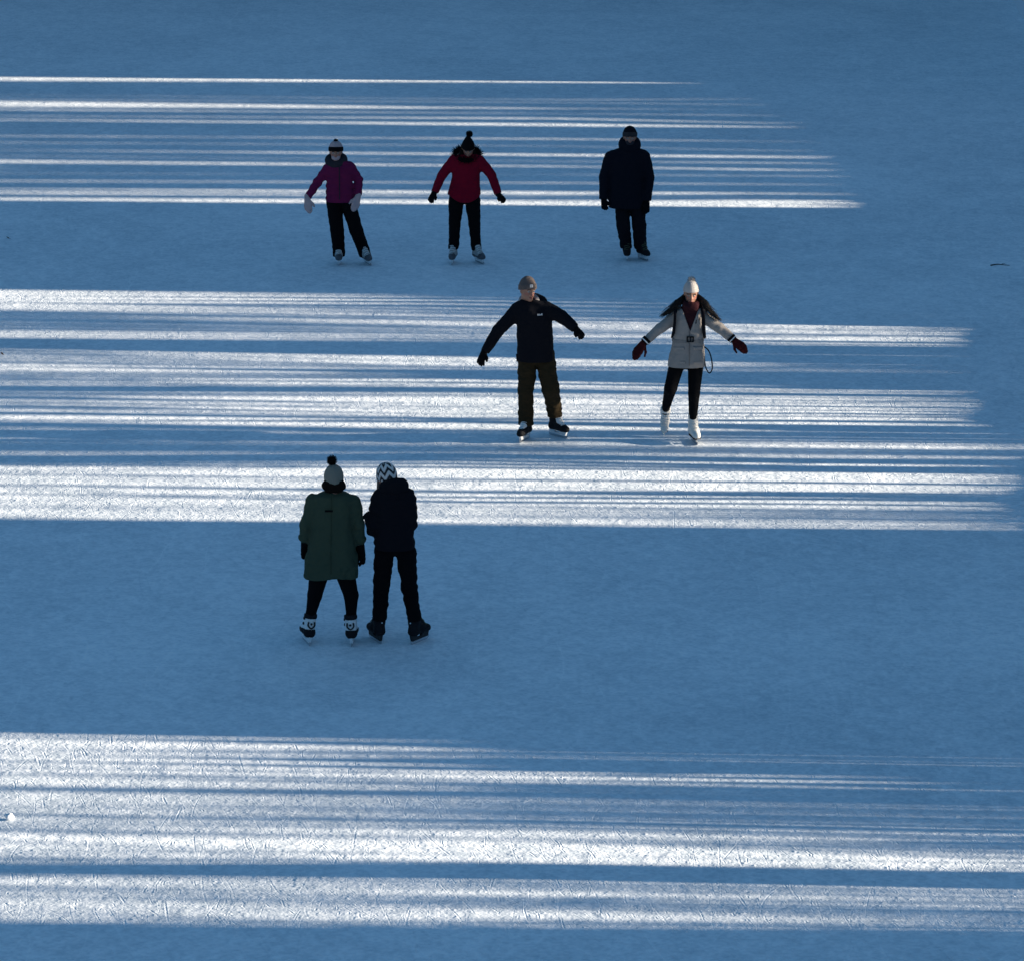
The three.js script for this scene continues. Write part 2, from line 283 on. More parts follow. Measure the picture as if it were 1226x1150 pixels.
function uv_(px, py, X) { const g = ground(px, py); return [g.z + SKEW * (X - g.x), TAN_E * (X - g.x)]; }
function plantTree(stems, isShrub, fine) {               // stems: arrays of [v, u, r]
  const R = treeRng, x0 = stems[0].X, u0 = stems.reduce((s, q) => s + q[0][1], 0) / stems.length;
  const base = V(x0, 0.55, u0), kind = isShrub ? 'leafless many-stemmed shrub' : fine ? 'slender leafless sapling clump' : 'tall leafless tree';
  const t = thing(isShrub ? 'bare_shrub' : fine ? 'sapling_clump' : 'bare_tree', kind + ' on the snowy shore right of the rink', isShrub ? 'shrub' : 'tree', isShrub ? 'leafless shrubs on the shore' : fine ? 'sapling clumps on the shore' : 'leafless trees on the shore', base);
  const bark = barkMats[R() * 3 | 0], crown = [], thin = [];
  for (const s of stems) {
    const lowest = s[0], last = s[s.length - 1], pts = [], rad = [];
    const slope = (last[1] - s[0][1]) / (last[0] - s[0][0]), k = clamp(slope, -0.12, 0.12);
    pts.push(V(s.X, 0.45, lowest[1] - clamp(slope, -0.3, 0.3) * (lowest[0] - 0.45) * 0.5)); rad.push(lowest[2] * 1.12);
    for (const [v, u, r] of s) { pts.push(V(s.X, v, u)); rad.push(r); }
    const straight = last[0] + 1.6, tall = isShrub ? last[0] + 0.35 + 0.3 * R() : straight + 0.4 + 2.6 * R();
    if (!isShrub) { pts.push(V(s.X, straight, last[1] + k * (straight - last[0]))); rad.push(last[2] * 0.95); }
    pts.push(V(s.X, tall, last[1] + k * (tall - last[0]) + (R() - 0.5) * 0.2)); rad.push(last[2] * 0.45);
    const lp = pts.map(p => p.clone().sub(base));
    if (fine && !isShrub) thin.push(tube(lp, rad.map(r => r * 1.05), 6)); else mesh('trunk', tube(lp, rad, isShrub ? 6 : 9), bark, t);
    const n = isShrub ? 2 : fine ? 2 : 6;
    for (let i = 0; i < n; i++) {
      const f = R(), p0 = isShrub ? lp[lp.length - 1].clone() : lp[lp.length - 2].clone().lerp(lp[lp.length - 1], 0.15 + 0.85 * f), an = R() * 6.28, len = isShrub ? 0.35 + 0.2 * R() : 0.7 + 1.2 * R(), r0 = Math.max(0.006, last[2] * 0.3);
      const dir = V(Math.cos(an) * 0.7, 0.8, Math.sin(an) * 0.35), p1 = p0.clone().addScaledVector(dir, len * 0.5), p2 = p1.clone().addScaledVector(dir.clone().add(V(0, 0.4, 0)), len * 0.5);
      crown.push(tube([p0, p1, p2], [r0, r0 * 0.6, 0.003], 5));
      for (let w = 0; w < 4; w++) { const q = p0.clone().lerp(w % 2 ? p2 : p1, 0.3 + 0.6 * R()), d2 = dir.clone().add(V(R() - 0.5, R() - 0.2, (R() - 0.5))).multiplyScalar(0.25 + 0.35 * R()); crown.push(tube([q, q.clone().add(d2)], [r0 * 0.35, 0.002], 4)); }
    }
  }
  if (!isShrub) for (const s of stems) for (let i = 0; i < (fine ? 1 : 2); i++) {  // low side branches
    if (fine && R() < 0.75) continue;
    const v = lerp(s[0][0] - 0.3, s[2][0], R()), u = v < s[1][0] ? lerp(s[0][1], s[1][1], (v - s[0][0]) / (s[1][0] - s[0][0])) : lerp(s[1][1], s[2][1], (v - s[1][0]) / (s[2][0] - s[1][0]));
    const d = (R() < 0.5 ? -1 : 1) * (0.25 + 0.5 * R()), p0 = V(s.X, v, u).sub(base), p1 = p0.clone().add(V((R() - 0.5) * 0.4, 0.35 + 0.4 * R(), d * 0.5)), p2 = p1.clone().add(V((R() - 0.5) * 0.4, 0.5 + 0.5 * R(), d * 0.35)), r0 = 0.009 + 0.010 * R();
    crown.push(tube([p0, p1, p2], [r0, r0 * 0.7, 0.003], 5)); for (let w = 0; w < 3; w++) { const q = p0.clone().lerp(w ? p2 : p1, 0.4 + 0.5 * R()); crown.push(tube([q, q.clone().add(V((R() - 0.5) * 0.3, 0.15 + 0.25 * R(), (R() - 0.5) * 0.4))], [r0 * 0.45, 0.002], 4)); }
  }
  if (thin.length) mesh('stems', joined(thin), bark, t).userData.kind = 'stuff';
  mesh('crown', joined(crown), bark, t);
}
function plantBand(px, cols, segs, X0 = 11.3, soft = true) { // segs: [[yL0,yM0,yR0],[yL1,yM1,yR1]]
  for (const [A, B] of segs) {
    const mass = [], inv = []; let part_ = 0;
    for (let c = 0; c < 3; c++) {
      const n = 160, y0 = A[c], y1 = B[c], cum = [0], us = [uv_(px[c], y0, 11.6)[0]];
      for (let i = 1; i <= n; i++) {
        const y = lerp(y0, y1, i / n), ym = lerp(y0, y1, (i - 0.5) / n), u = uv_(px[c], y, 11.6)[0]; let lit = 0;
        for (const q of cols[c]) if (ym >= q[0] && ym < q[1]) lit = q[2];
        if (lit > 0.035 && lit < 0.6) part_ += 1 / (3 * n);
        cum.push(cum[i - 1] + Math.max(1 - lit, 0.0005) * Math.abs(u - us[i - 1])); us.push(u);
      }
      mass.push(cum[n]); inv.push(m => { const q = m * cum[n]; let i = 1; while (i < n && cum[i] < q) i++; return lerp(us[i - 1], us[i], (q - cum[i - 1]) / (cum[i] - cum[i - 1] || 1)); });
    }
    const most = Math.max(...mass); if (most < 0.02) continue;
    const p = soft ? part_ : 0, fine = p > 0.34, size = fine ? 0.055 : lerp(0.2, 0.1, p / 0.34);
    const N = Math.max(1, Math.round(most / size));
    const shrub = mass[0] < 0.3 * most && mass[2] > 0.05;
    let bunch = [], share = Array.from({ length: N }, () => 0.35 + 1.5 * Math.pow(treeRng(), 1.6)), sum = share.reduce((a, b) => a + b, 0), done = 0;
    for (let k = 0; k < N; k++) {
      const X = X0 + (fine ? 3.5 + 3 * treeRng() : 1.0 * treeRng()), s = [], q = share[k] / sum; s.X = X; done += q;
      for (const c of [2, 1, 0]) {
        const f = done - q / 2, u = inv[c](f), yMid = (A[c] + B[c]) / 2, v = uv_(px[c], yMid, X)[1];
        s.push([v, u + SKEW * (X - 11.6), Math.max(0.006, mass[c] * q / 2 * 1.03)]);
      }
      bunch.push(s);
      if (bunch.length === (fine ? 14 : 4) || k === N - 1) { plantTree(bunch, shrub, fine); bunch = []; }
    }
  }
}
{
  const px = [60, 670, 900], g = gapsTop, segs = [], cols = [[], [], []];
  for (let i = 0; i + 1 < g.length; i++) segs.push([[g[i][0] + g[i][1] / 2, g[i][2] + g[i][3] / 2, g[i][4] + g[i][5] / 2], [g[i + 1][0] - g[i + 1][1] / 2, g[i + 1][2] - g[i + 1][3] / 2, g[i + 1][4] - g[i + 1][5] / 2]]);
  plantBand(px, cols, segs, 29, false);
  for (const b of [bandMid, bandLow]) { const s = []; b.anchors.forEach((a, i) => s.push([a, b.anchors[i + 1] || b.end])); plantBand(b.px, [b.L, b.M, b.R], s); }
}
// dead reeds along the crest of the bank
{
  const R = rng(606), n = 30000, blade = new THREE.CylinderGeometry(0.001, 0.003, 1, 3).translate(0, 0.5, 0), inst = new THREE.InstancedMesh(blade, mat(0.30, 0.22, 0.12), n), o = new THREE.Object3D();
  for (let i = 0; i < n; i++) {
    const z = -27 - 62 * R(), clump = 0.75 + 0.7 * perlin.noise(z * 0.9, 4.4, 1) + 0.5 * perlin.noise(z * 4, 2.2, 1), len = 0.06 + Math.max(0.15, clump) * 0.42 * Math.pow(R(), 1.7);
    o.position.set(SHORE_X - 0.1 + 0.5 * R(), bankTop(z) - 0.14, z); o.rotation.set((R() - 0.5) * 0.6, R() * 6, (R() - 0.5) * 0.6); o.scale.set(1, len + 0.08, 1); o.updateMatrix(); inst.setMatrixAt(i, o.matrix);
  }
  inst.name = 'dry_reeds'; inst.castShadow = true; inst.userData = { kind: 'stuff', label: 'short dead reeds along the crest of the snow bank', category: 'reeds' }; scene.add(inst);
}
// spruces at the far end, beyond the top of the frame
{
  const R = rng(88), needle = dullGreen(), make = () => {
    const list = [], h = 15; for (let L = 0; L < 26; L++) { const y = 1.2 + (h - 1.6) * L / 26, r = 3.1 * Math.pow(1 - L / 27, 0.85), n = 11; for (let k = 0; k < n; k++) { const a = (k + R()) / n * 6.283, len = r * (0.75 + 0.4 * R()), p0 = V(0, y, 0), p1 = V(Math.cos(a) * len * 0.55, y - 0.1, Math.sin(a) * len * 0.55), p2 = V(Math.cos(a) * len, y - 0.55 * len * 0.5, Math.sin(a) * len); list.push(tube([p0, p1, p2], [0.08, 0.34 * (0.4 + r / 4), 0.03], 5, false)); } }
    return joined(list);
  }, crowns = [make(), make(), make()], trunk = tube([V(0, -0.2, 0), V(0, 8, 0), V(0, 15.6, 0)], [0.28, 0.15, 0.02], 8);
  for (let i = 0; i < 30; i++) { const t = thing('spruce_tree', 'dark snowless spruce standing beyond the far end of the rink', 'tree', 'spruces beyond the far end', V(-46 + i * 3.3 + R() * 1.5, 0, -90.5 - 5 * R() - (i % 2) * 4)); t.rotation.y = R() * 6; t.scale.setScalar(1.15 + 0.45 * R()); mesh('trunk', trunk, barkMats[0], t); mesh('crown', crowns[i % 3], needle, t); }
}
// houses on the shore: each fills one of the broad shaded bands
const wallMats = [mat(0.20, 0.09, 0.06), mat(0.35, 0.30, 0.22), mat(0.16, 0.17, 0.18), mat(0.25, 0.16, 0.09)];
const roofMat = mat(0.09, 0.08, 0.08), trimMat = mat(0.7, 0.7, 0.68, 0.6), doorMat = mat(0.1, 0.06, 0.04, 0.6), paneMat = new THREE.MeshPhysicalMaterial({ color: 0x223038, roughness: 0.08 });
function house(zFar, zNear, label, wm, eave = 5.0, x0 = 12.6, deep = 6) {
  const w = zNear - zFar, t = thing('house', label, 'house', 'houses on the shore', V(x0, 0.5, (zFar + zNear) / 2));
  const gable = new THREE.Shape(); gable.moveTo(0, 0); gable.lineTo(deep, 0); gable.lineTo(deep, eave); gable.lineTo(deep / 2, eave + 2.2); gable.lineTo(0, eave); gable.closePath();
  mesh('wall', new THREE.ExtrudeGeometry(gable, { depth: w, bevelEnabled: false }).translate(0, 0, -w / 2), wm, t);
  const L = Math.hypot(deep / 2, 2.2) + 0.35, an = Math.atan2(2.2, deep / 2);
  const roof = part('roof', t);
  for (const s of [-1, 1]) { const slab = box(L, 0.14, w); slab.translate(-L / 2 * s + 0, 0.08, 0).rotateZ(an * s).translate(deep / 2, eave + 2.2, 0); mesh('roof_slope', slab, roofMat, roof); }
  mesh('chimney', box(0.6, 1.4, 0.6, deep * 0.62, eave + 2.3, w * 0.2), wallMats[0], roof);
  for (const z of [-w * 0.28, w * 0.28]) for (const y of [1.6, 3.9]) { const q = part('window', t); mesh('frame', box(0.08, 1.2, 1.0, -0.03, y, z), trimMat, q); mesh('pane', box(0.04, 1.04, 0.84, -0.065, y, z), paneMat, q); }
  const d = part('door', t); mesh('panel', box(0.08, 2.0, 0.95, -0.03, 1.0, 0), doorMat, d); mesh('handle', box(0.06, 0.04, 0.12, -0.1, 1.0, 0.36), trimMat, d);
}
{
  const u = (px, py, X = 12.6) => uv_(px, py, X)[0];
  house(u(75, 245), u(75, 348), 'rust red two-storey house on the shore right of the rink', wallMats[0]);
  house(u(75, 629), u(75, 879), 'pale brown wide house on the shore right of the rink', wallMats[1]);
  house(u(75, 1119), u(75, 1119) + 7, 'grey house nearest the camera on the right shore', wallMats[2]);
  house(u(75, 91) - 26, u(75, 92.8), 'long timber house far along the right shore', wallMats[3], 5.4);
}
// ------------------------------------------------------------------ the skaters
const dull = (r, g, b) => new THREE.MeshPhysicalMaterial({ color: new THREE.Color().setRGB(r, g, b), roughness: 1, specularIntensity: 0.2 });
const cloth = {
  black: dull(0.008, 0.008, 0.011), navy: dull(0.007, 0.008, 0.013), soot: dull(0.004, 0.004, 0.005),
  purple: dull(0.135, 0.012, 0.055), red: dull(0.19, 0.004, 0.018), grape: dull(0.03, 0.028, 0.035),
  stone: mat(0.28, 0.25, 0.225, 0.9), olive: dull(0.048, 0.066, 0.043), khaki: dull(0.032, 0.022, 0.011),
  greyKnit: mat(0.11, 0.085, 0.075, 0.95), paleKnit: mat(0.43, 0.39, 0.36, 0.95), coolKnit: mat(0.19, 0.185, 0.15, 0.95), lightKnit: mat(0.42, 0.32, 0.32, 0.95),
  wine: dull(0.042, 0.007, 0.008), greyLining: mat(0.34, 0.31, 0.29, 0.95), white: mat(0.78, 0.76, 0.73, 0.5), cream: mat(0.75, 0.72, 0.66, 0.6), brown: dull(0.05, 0.03, 0.02),
};
const steel = mat(0.55, 0.56, 0.58, 0.25, { metalness: 1 }), plastic = mat(0.75, 0.76, 0.76, 0.4), blackPlastic = mat(0.008, 0.008, 0.009, 0.6), leather = new THREE.MeshPhysicalMaterial({ color: new THREE.Color().setRGB(0.010, 0.010, 0.012), roughness: 0.7, specularIntensity: 0.3 }), greyBoot = mat(0.34, 0.34, 0.33, 0.6), lace = mat(0.7, 0.7, 0.68, 0.8);
const hairDark = dull(0.009, 0.006, 0.005);
const skinMat = new THREE.MeshStandardMaterial({ vertexColors: true, roughness: 0.55 });

// --- skates, toe towards +z, blade on y = 0
function bootField(figure) {
  const foot = chain([[0, 0.112, -0.085, 0.040], [0, 0.114, 0.02, 0.042], [0, 0.106, 0.105, 0.041], [0, 0.102, 0.140, 0.036]]), shaft = chain([[0, 0.12, -0.07, 0.045], [0, 0.20, -0.062, 0.044], [0, figure ? 0.295 : 0.27, -0.05, 0.052]]), instep = chain([[0, 0.13, 0.05, 0.036], [0, 0.2, -0.03, 0.04]]);
  return (x, y, z) => { const d = smin(smin(foot(x * 1.06, y, z), shaft(x, y, z), 0.03), instep(x, y, z), 0.04); return Math.max(d, 0.078 - y, y - (figure ? 0.315 : 0.285) + 0.12 * (z + 0.05)); };
}
const bootLo = [-0.08, 0.06, -0.15], bootHi = [0.08, 0.34, 0.2];
const cutBoot = (f, keep) => field((x, y, z) => Math.max(f(x, y, z), keep(x, y, z)), bootLo, bootHi, 0.006);
const hockeyF = bootField(false), figureF = bootField(true);
const shape = {
  hockeyUpper: cutBoot(hockeyF, (x, y, z) => Math.max(z - 0.095, 0.115 - y)),
  hockeyToe: cutBoot((x, y, z) => hockeyF(x, y, z) - 0.002, (x, y, z) => Math.min(0.092 - z, y - 0.118)),
  figure: cutBoot(figureF, () => -1),
  softShell: cutBoot(hockeyF, (x, y, z) => Math.max(0.135 - y - 0.15 * z, y - 0.255)),
  softBase: cutBoot((x, y, z) => hockeyF(x, y, z) - 0.003, (x, y, z) => y - 0.137 + 0.15 * z),
  softCuff: cutBoot((x, y, z) => hockeyF(x, y, z) - 0.005, (x, y, z) => 0.25 - y),
};
function profile(pts, holes, depth) { const s = new THREE.Shape(pts.map(p => new THREE.Vector2(p[0], p[1]))); for (const h of holes) s.holes.push(new THREE.Path(h.map(p => new THREE.Vector2(p[0], p[1])))); return new THREE.ExtrudeGeometry(s, { depth, bevelEnabled: true, bevelSize: 0.002, bevelThickness: 0.002, bevelSegments: 1 }).translate(0, 0, -depth / 2).rotateY(-Math.PI / 2); }
shape.holder = profile([[-0.125, 0.08], [-0.115, 0.03], [0.13, 0.03], [0.155, 0.08], [0.05, 0.08], [0.03, 0.05], [-0.03, 0.05], [-0.045, 0.08]], [], 0.022);
shape.runner = profile([[-0.135, 0.006], [-0.12, 0], [0.12, 0], [0.155, 0.012], [0.16, 0.034], [-0.135, 0.034]], [], 0.003);
shape.figureHolder = joined([profile([[-0.1, 0.05], [-0.055, 0.05], [-0.06, 0.028], [-0.09, 0.028]], [], 0.012), profile([[0.05, 0.05], [0.12, 0.05], [0.1, 0.028], [0.07, 0.028]], [], 0.012)]);
shape.figureSole = joined([box(0.062, 0.03, 0.075, 0, 0.066, -0.085, 0.008), box(0.074, 0.014, 0.16, 0, 0.073, 0.07, 0.006)]);
shape.figureRunner = profile([[-0.15, 0.006], [-0.13, 0], [0.12, 0], [0.16, 0.008], [0.175, 0.03], [-0.15, 0.026]], [], 0.004);
shape.tongue = field(chain([[0, 0.128, 0.098, 0.024], [0, 0.172, 0.036, 0.034], [0, 0.25, -0.01, 0.034]]), [-0.05, 0.09, -0.06], [0.05, 0.33, 0.14], 0.006);
shape.laces = joined([0, 1, 2, 3, 4].map(i => { const t = i / 4, y = lerp(0.148, 0.235, t), z = lerp(0.104, 0.034, t), s = i % 2 ? 1 : -1; return smoothTube([V(-0.034, y - 0.01 - s * 0.006, z - 0.012), V(0, y + 0.006, z + 0.008), V(0.034, y - 0.01 + s * 0.006, z - 0.012)], 0.0042, 6, 5); }));
shape.emblem = smoothTube([V(-0.026, 0.225, -0.108), V(-0.028, 0.19, -0.112), V(0, 0.165, -0.118), V(0.028, 0.19, -0.112), V(0.026, 0.225, -0.108)], 0.0075, 14, 6);
shape.emblemDot = new THREE.SphereGeometry(0.011, 8, 6).translate(0, 0.205, -0.112);
shape.buckle = joined([box(0.016, 0.022, 0.03, 0.052, 0.245, -0.05, 0.004), box(0.016, 0.022, 0.03, 0.052, 0.195, -0.045, 0.004)]);
shape.rivet = new THREE.SphereGeometry(0.008, 8, 6).translate(0, 0.2, -0.108);
function skate(parent, kind, pos, yaw, pitch = 0, roll = 0) {
  const s = part('skate', parent); s.rotation.order = 'YXZ'; s.rotation.set(pitch, yaw, roll); s.position.copy(pos); s.scale.set(1.12, 1.03, 1);
  if (kind === 'figure') { mesh('boot', shape.figure, cloth.cream, s); mesh('sole', shape.figureSole, cloth.brown, s); mesh('stanchion', shape.figureHolder, steel, s); mesh('blade', shape.figureRunner, steel, s); mesh('lace', shape.laces, lace, s); return s; }
  mesh('holder', shape.holder, kind === 'black' ? blackPlastic : plastic, s); mesh('blade', shape.runner, steel, s);
  if (kind === 'soft') { mesh('shell', shape.softShell, cloth.white, s); mesh('base', shape.softBase, leather, s); mesh('cuff', shape.softCuff, leather, s); mesh('emblem', joined([shape.emblem.clone(), shape.emblemDot.clone()]), blackPlastic, s); mesh('buckle', shape.buckle, blackPlastic, s); return s; }
  mesh('boot', shape.hockeyUpper, kind === 'black' ? leather : kind === 'grey' ? greyBoot : leather, s); mesh('toe_cap', shape.hockeyToe, kind === 'grey' ? mat(0.07, 0.07, 0.08, 0.5) : leather, s);
  mesh('tongue', shape.tongue, kind === 'black' ? leather : kind === 'grey' ? greyBoot : cloth.white, s); mesh('lace', shape.laces, kind === 'black' ? mat(0.12, 0.12, 0.06) : lace, s);
  if (kind === 'black') mesh('rivet', shape.rivet, plastic, s);
  return s;
}
// --- heads, facing +z, origin between the ears
const SK = { skin: [0.33, 0.165, 0.105], lip: [0.24, 0.07, 0.055], brow: [0.05, 0.03, 0.02], eye: [0.4, 0.38, 0.36], iris: [0.02, 0.015, 0.01], cheek: [0.35, 0.13, 0.085] };
function headField() {
  const skull = ellipsoid(0, 0.028, -0.012, 0.076, 0.094, 0.096), jaw = ellipsoid(0, -0.052, 0.022, 0.056, 0.064, 0.066), chin = ellipsoid(0, -0.098, 0.062, 0.022, 0.018, 0.022), neck = chain([[0, -0.06, -0.02, 0.054], [0, -0.19, -0.04, 0.058]]);
  const nose = chain([[0, 0.012, 0.084, 0.008], [0, -0.034, 0.104, 0.0135]]), wing = chain([[-0.014, -0.037, 0.092, 0.008], [0.014, -0.037, 0.092, 0.008]]), brow = chain([[-0.048, 0.022, 0.068, 0.012], [0, 0.018, 0.082, 0.011], [0.048, 0.022, 0.068, 0.012]]), lip = chain([[-0.022, -0.069, 0.080, 0.006], [0, -0.067, 0.088, 0.009], [0.022, -0.069, 0.080, 0.006]]);
  return (x0, y, z) => {
    const x = Math.abs(x0); let d = smin(smin(skull(x, y, z), jaw(x, y, z), 0.04), chin(x, y, z), 0.03);
    d = smin(d, brow(x, y, z), 0.015); const sock = Math.hypot(x - 0.032, y, z - 0.098) - 0.018; d = -smin(-d, sock, 0.015);
    d = Math.min(d, Math.hypot(x - 0.031, y - 0.001, z - 0.071) - 0.0125);
    d = smin(d, smin(nose(x0, y, z), wing(x0, y, z), 0.01), 0.012); d = smin(d, lip(x0, y, z), 0.008);
    const ear = ellipsoid(0.077, -0.008, -0.012, 0.011, 0.031, 0.019)(x, y, z); d = smin(d, ear, 0.008);
    return smin(d, neck(x, y, z), 0.03);
  };
}
const headGeo = field(headField(), [-0.11, -0.21, -0.13], [0.11, 0.14, 0.13], 0.0045, (x0, y, z) => {
  const x = Math.abs(x0);
  if (z > 0.055 && Math.hypot(x - 0.031, y - 0.001) < 0.0115) return Math.hypot(x - 0.031, y) < 0.0058 ? SK.iris : SK.eye;
  if (z > 0.05 && Math.abs(y - 0.024 + (x - 0.03) * (x - 0.03) * 6) < 0.006 && x > 0.012 && x < 0.05) return SK.brow;
  if (z > 0.07 && Math.hypot(x * 0.42, y + 0.068) < 0.0105) return SK.lip;
  return Math.hypot(x - 0.045, y + 0.03) < 0.02 || (x < 0.014 && y < -0.02 && y > -0.045) ? SK.cheek : SK.skin;
});
const rib = (x, z, n, a) => a * Math.cos(Math.atan2(x, z) * n);
function hatGeo(o = {}) {                                // head-local beanie; o.tall stretches it, o.tip narrows it
  const tall = o.tall || 0, cy = 0.03;
  const dome = (x, y, z) => { const k = y > cy ? (0.118 + tall) : 0.2, yy = (y - cy) / k, t = clamp(yy, 0, 1), w = 1 - (o.tip || 0) * t; const a = x / (0.092 * w), c = (z + 0.012) / (0.108 * w), q = Math.sqrt(a * a + c * c + yy * yy * (y > cy ? 1 : 0.15)); return (q - 1) * 0.09; };
  const brim = (x, z) => (o.low || 0) + 0.026 * clamp(z / 0.1, -1, 1) + 0.012;
  return [(x, y, z) => Math.max(dome(x, y, z) + rib(x, z, 34, 0.0012) + 0.003 * fold(x, y, z, 14, 14), brim(x, z) - y, o.above ? brim(x, z) + o.above - y : -1, o.below ? y - brim(x, z) - o.below : -1) - (o.grow || 0)];
}
const hatMesh = (o, cell = 0.006, colour) => field(hatGeo(o)[0], [-0.125, -0.09, -0.145], [0.125, 0.17 + (o.tall || 0), 0.125], cell, colour);
function pompomGeo(r, seed) {
  const R = rng(seed), list = [new THREE.IcosahedronGeometry(r * 0.72, 2)];
  for (let i = 0; i < 420; i++) { const d = V(R() - 0.5, R() - 0.5, R() - 0.5).normalize(), a = d.clone().multiplyScalar(r * 0.5), b = d.clone().add(V(R() - 0.5, R() - 0.6, R() - 0.5).multiplyScalar(0.5)).normalize().multiplyScalar(r * (0.85 + 0.25 * R())); list.push(tube([a, b], [r * 0.06, r * 0.02], 3, false)); }
  return joined(list);
}
// --- hands: w wrist, e fingertip end, n towards the back of the hand
function handGeo(w, e, n, mitten, side, grow = 1) {
  const dir = e.clone().sub(w), len = dir.length(); dir.normalize(); const back = n.clone().addScaledVector(dir, -n.dot(dir)).normalize(), lat = dir.clone().cross(back).multiplyScalar(side);
  const P = (a, b, c) => w.clone().addScaledVector(dir, a * len).addScaledVector(lat, b * len).addScaledVector(back, c * len), q = (p, r) => [p.x, p.y, p.z, r * grow];
  const parts = [chain([q(P(-0.18, 0, 0), 0.036), q(P(0.08, 0, 0), 0.033)])];
  const palm = [0.16, 0.05, -0.06, -0.16].map(b => chain([q(P(0.05, b * 0.7, 0), 0.02), q(P(0.5, b * 1.15, 0), mitten ? 0.021 : 0.017)]));
  if (mitten) for (const [b, l] of [[0.17, 0.9], [0.06, 0.99], [-0.06, 0.97], [-0.17, 0.86]]) parts.push(chain([q(P(0.5, b, 0), 0.021), q(P(l * 0.78, b * 0.95, -0.03), 0.02), q(P(l - 0.05, b * 0.8, -0.1), 0.017)]));
  else for (const [b, l, s] of [[0.2, 0.92, 0.24], [0.07, 1, 0.08], [-0.07, 0.96, -0.09], [-0.19, 0.84, -0.26]]) parts.push(chain([q(P(0.48, b, 0), 0.0125), q(P(lerp(0.48, l, 0.5), lerp(b, s, 0.5), -0.02), 0.0115), q(P(lerp(0.48, l, 0.85), s, -0.11), 0.0105), q(P(lerp(0.48, l, 0.98), s, -0.2), 0.0095)]));
  const thumb = chain([q(P(0.12, 0.14, -0.03), 0.017), q(P(0.36, 0.34, -0.08), 0.0145), q(P(0.56, 0.40, -0.14), 0.012)]);
  const all = (x, y, z) => { let d = 1e9; for (const f of palm) d = smin(d, f(x, y, z), 0.02); for (const f of parts) d = smin(d, f(x, y, z), mitten ? 0.014 : 0.004); return smin(d, thumb(x, y, z), 0.008); };
  const [lo, hi] = bounds([[q(P(-0.2, 0, 0), 0.06), q(P(1, 0.45, -0.25), 0.03), q(P(1, -0.35, 0.1), 0.03)]], 0.02);
  return field(all, lo, hi, 0.005);
}
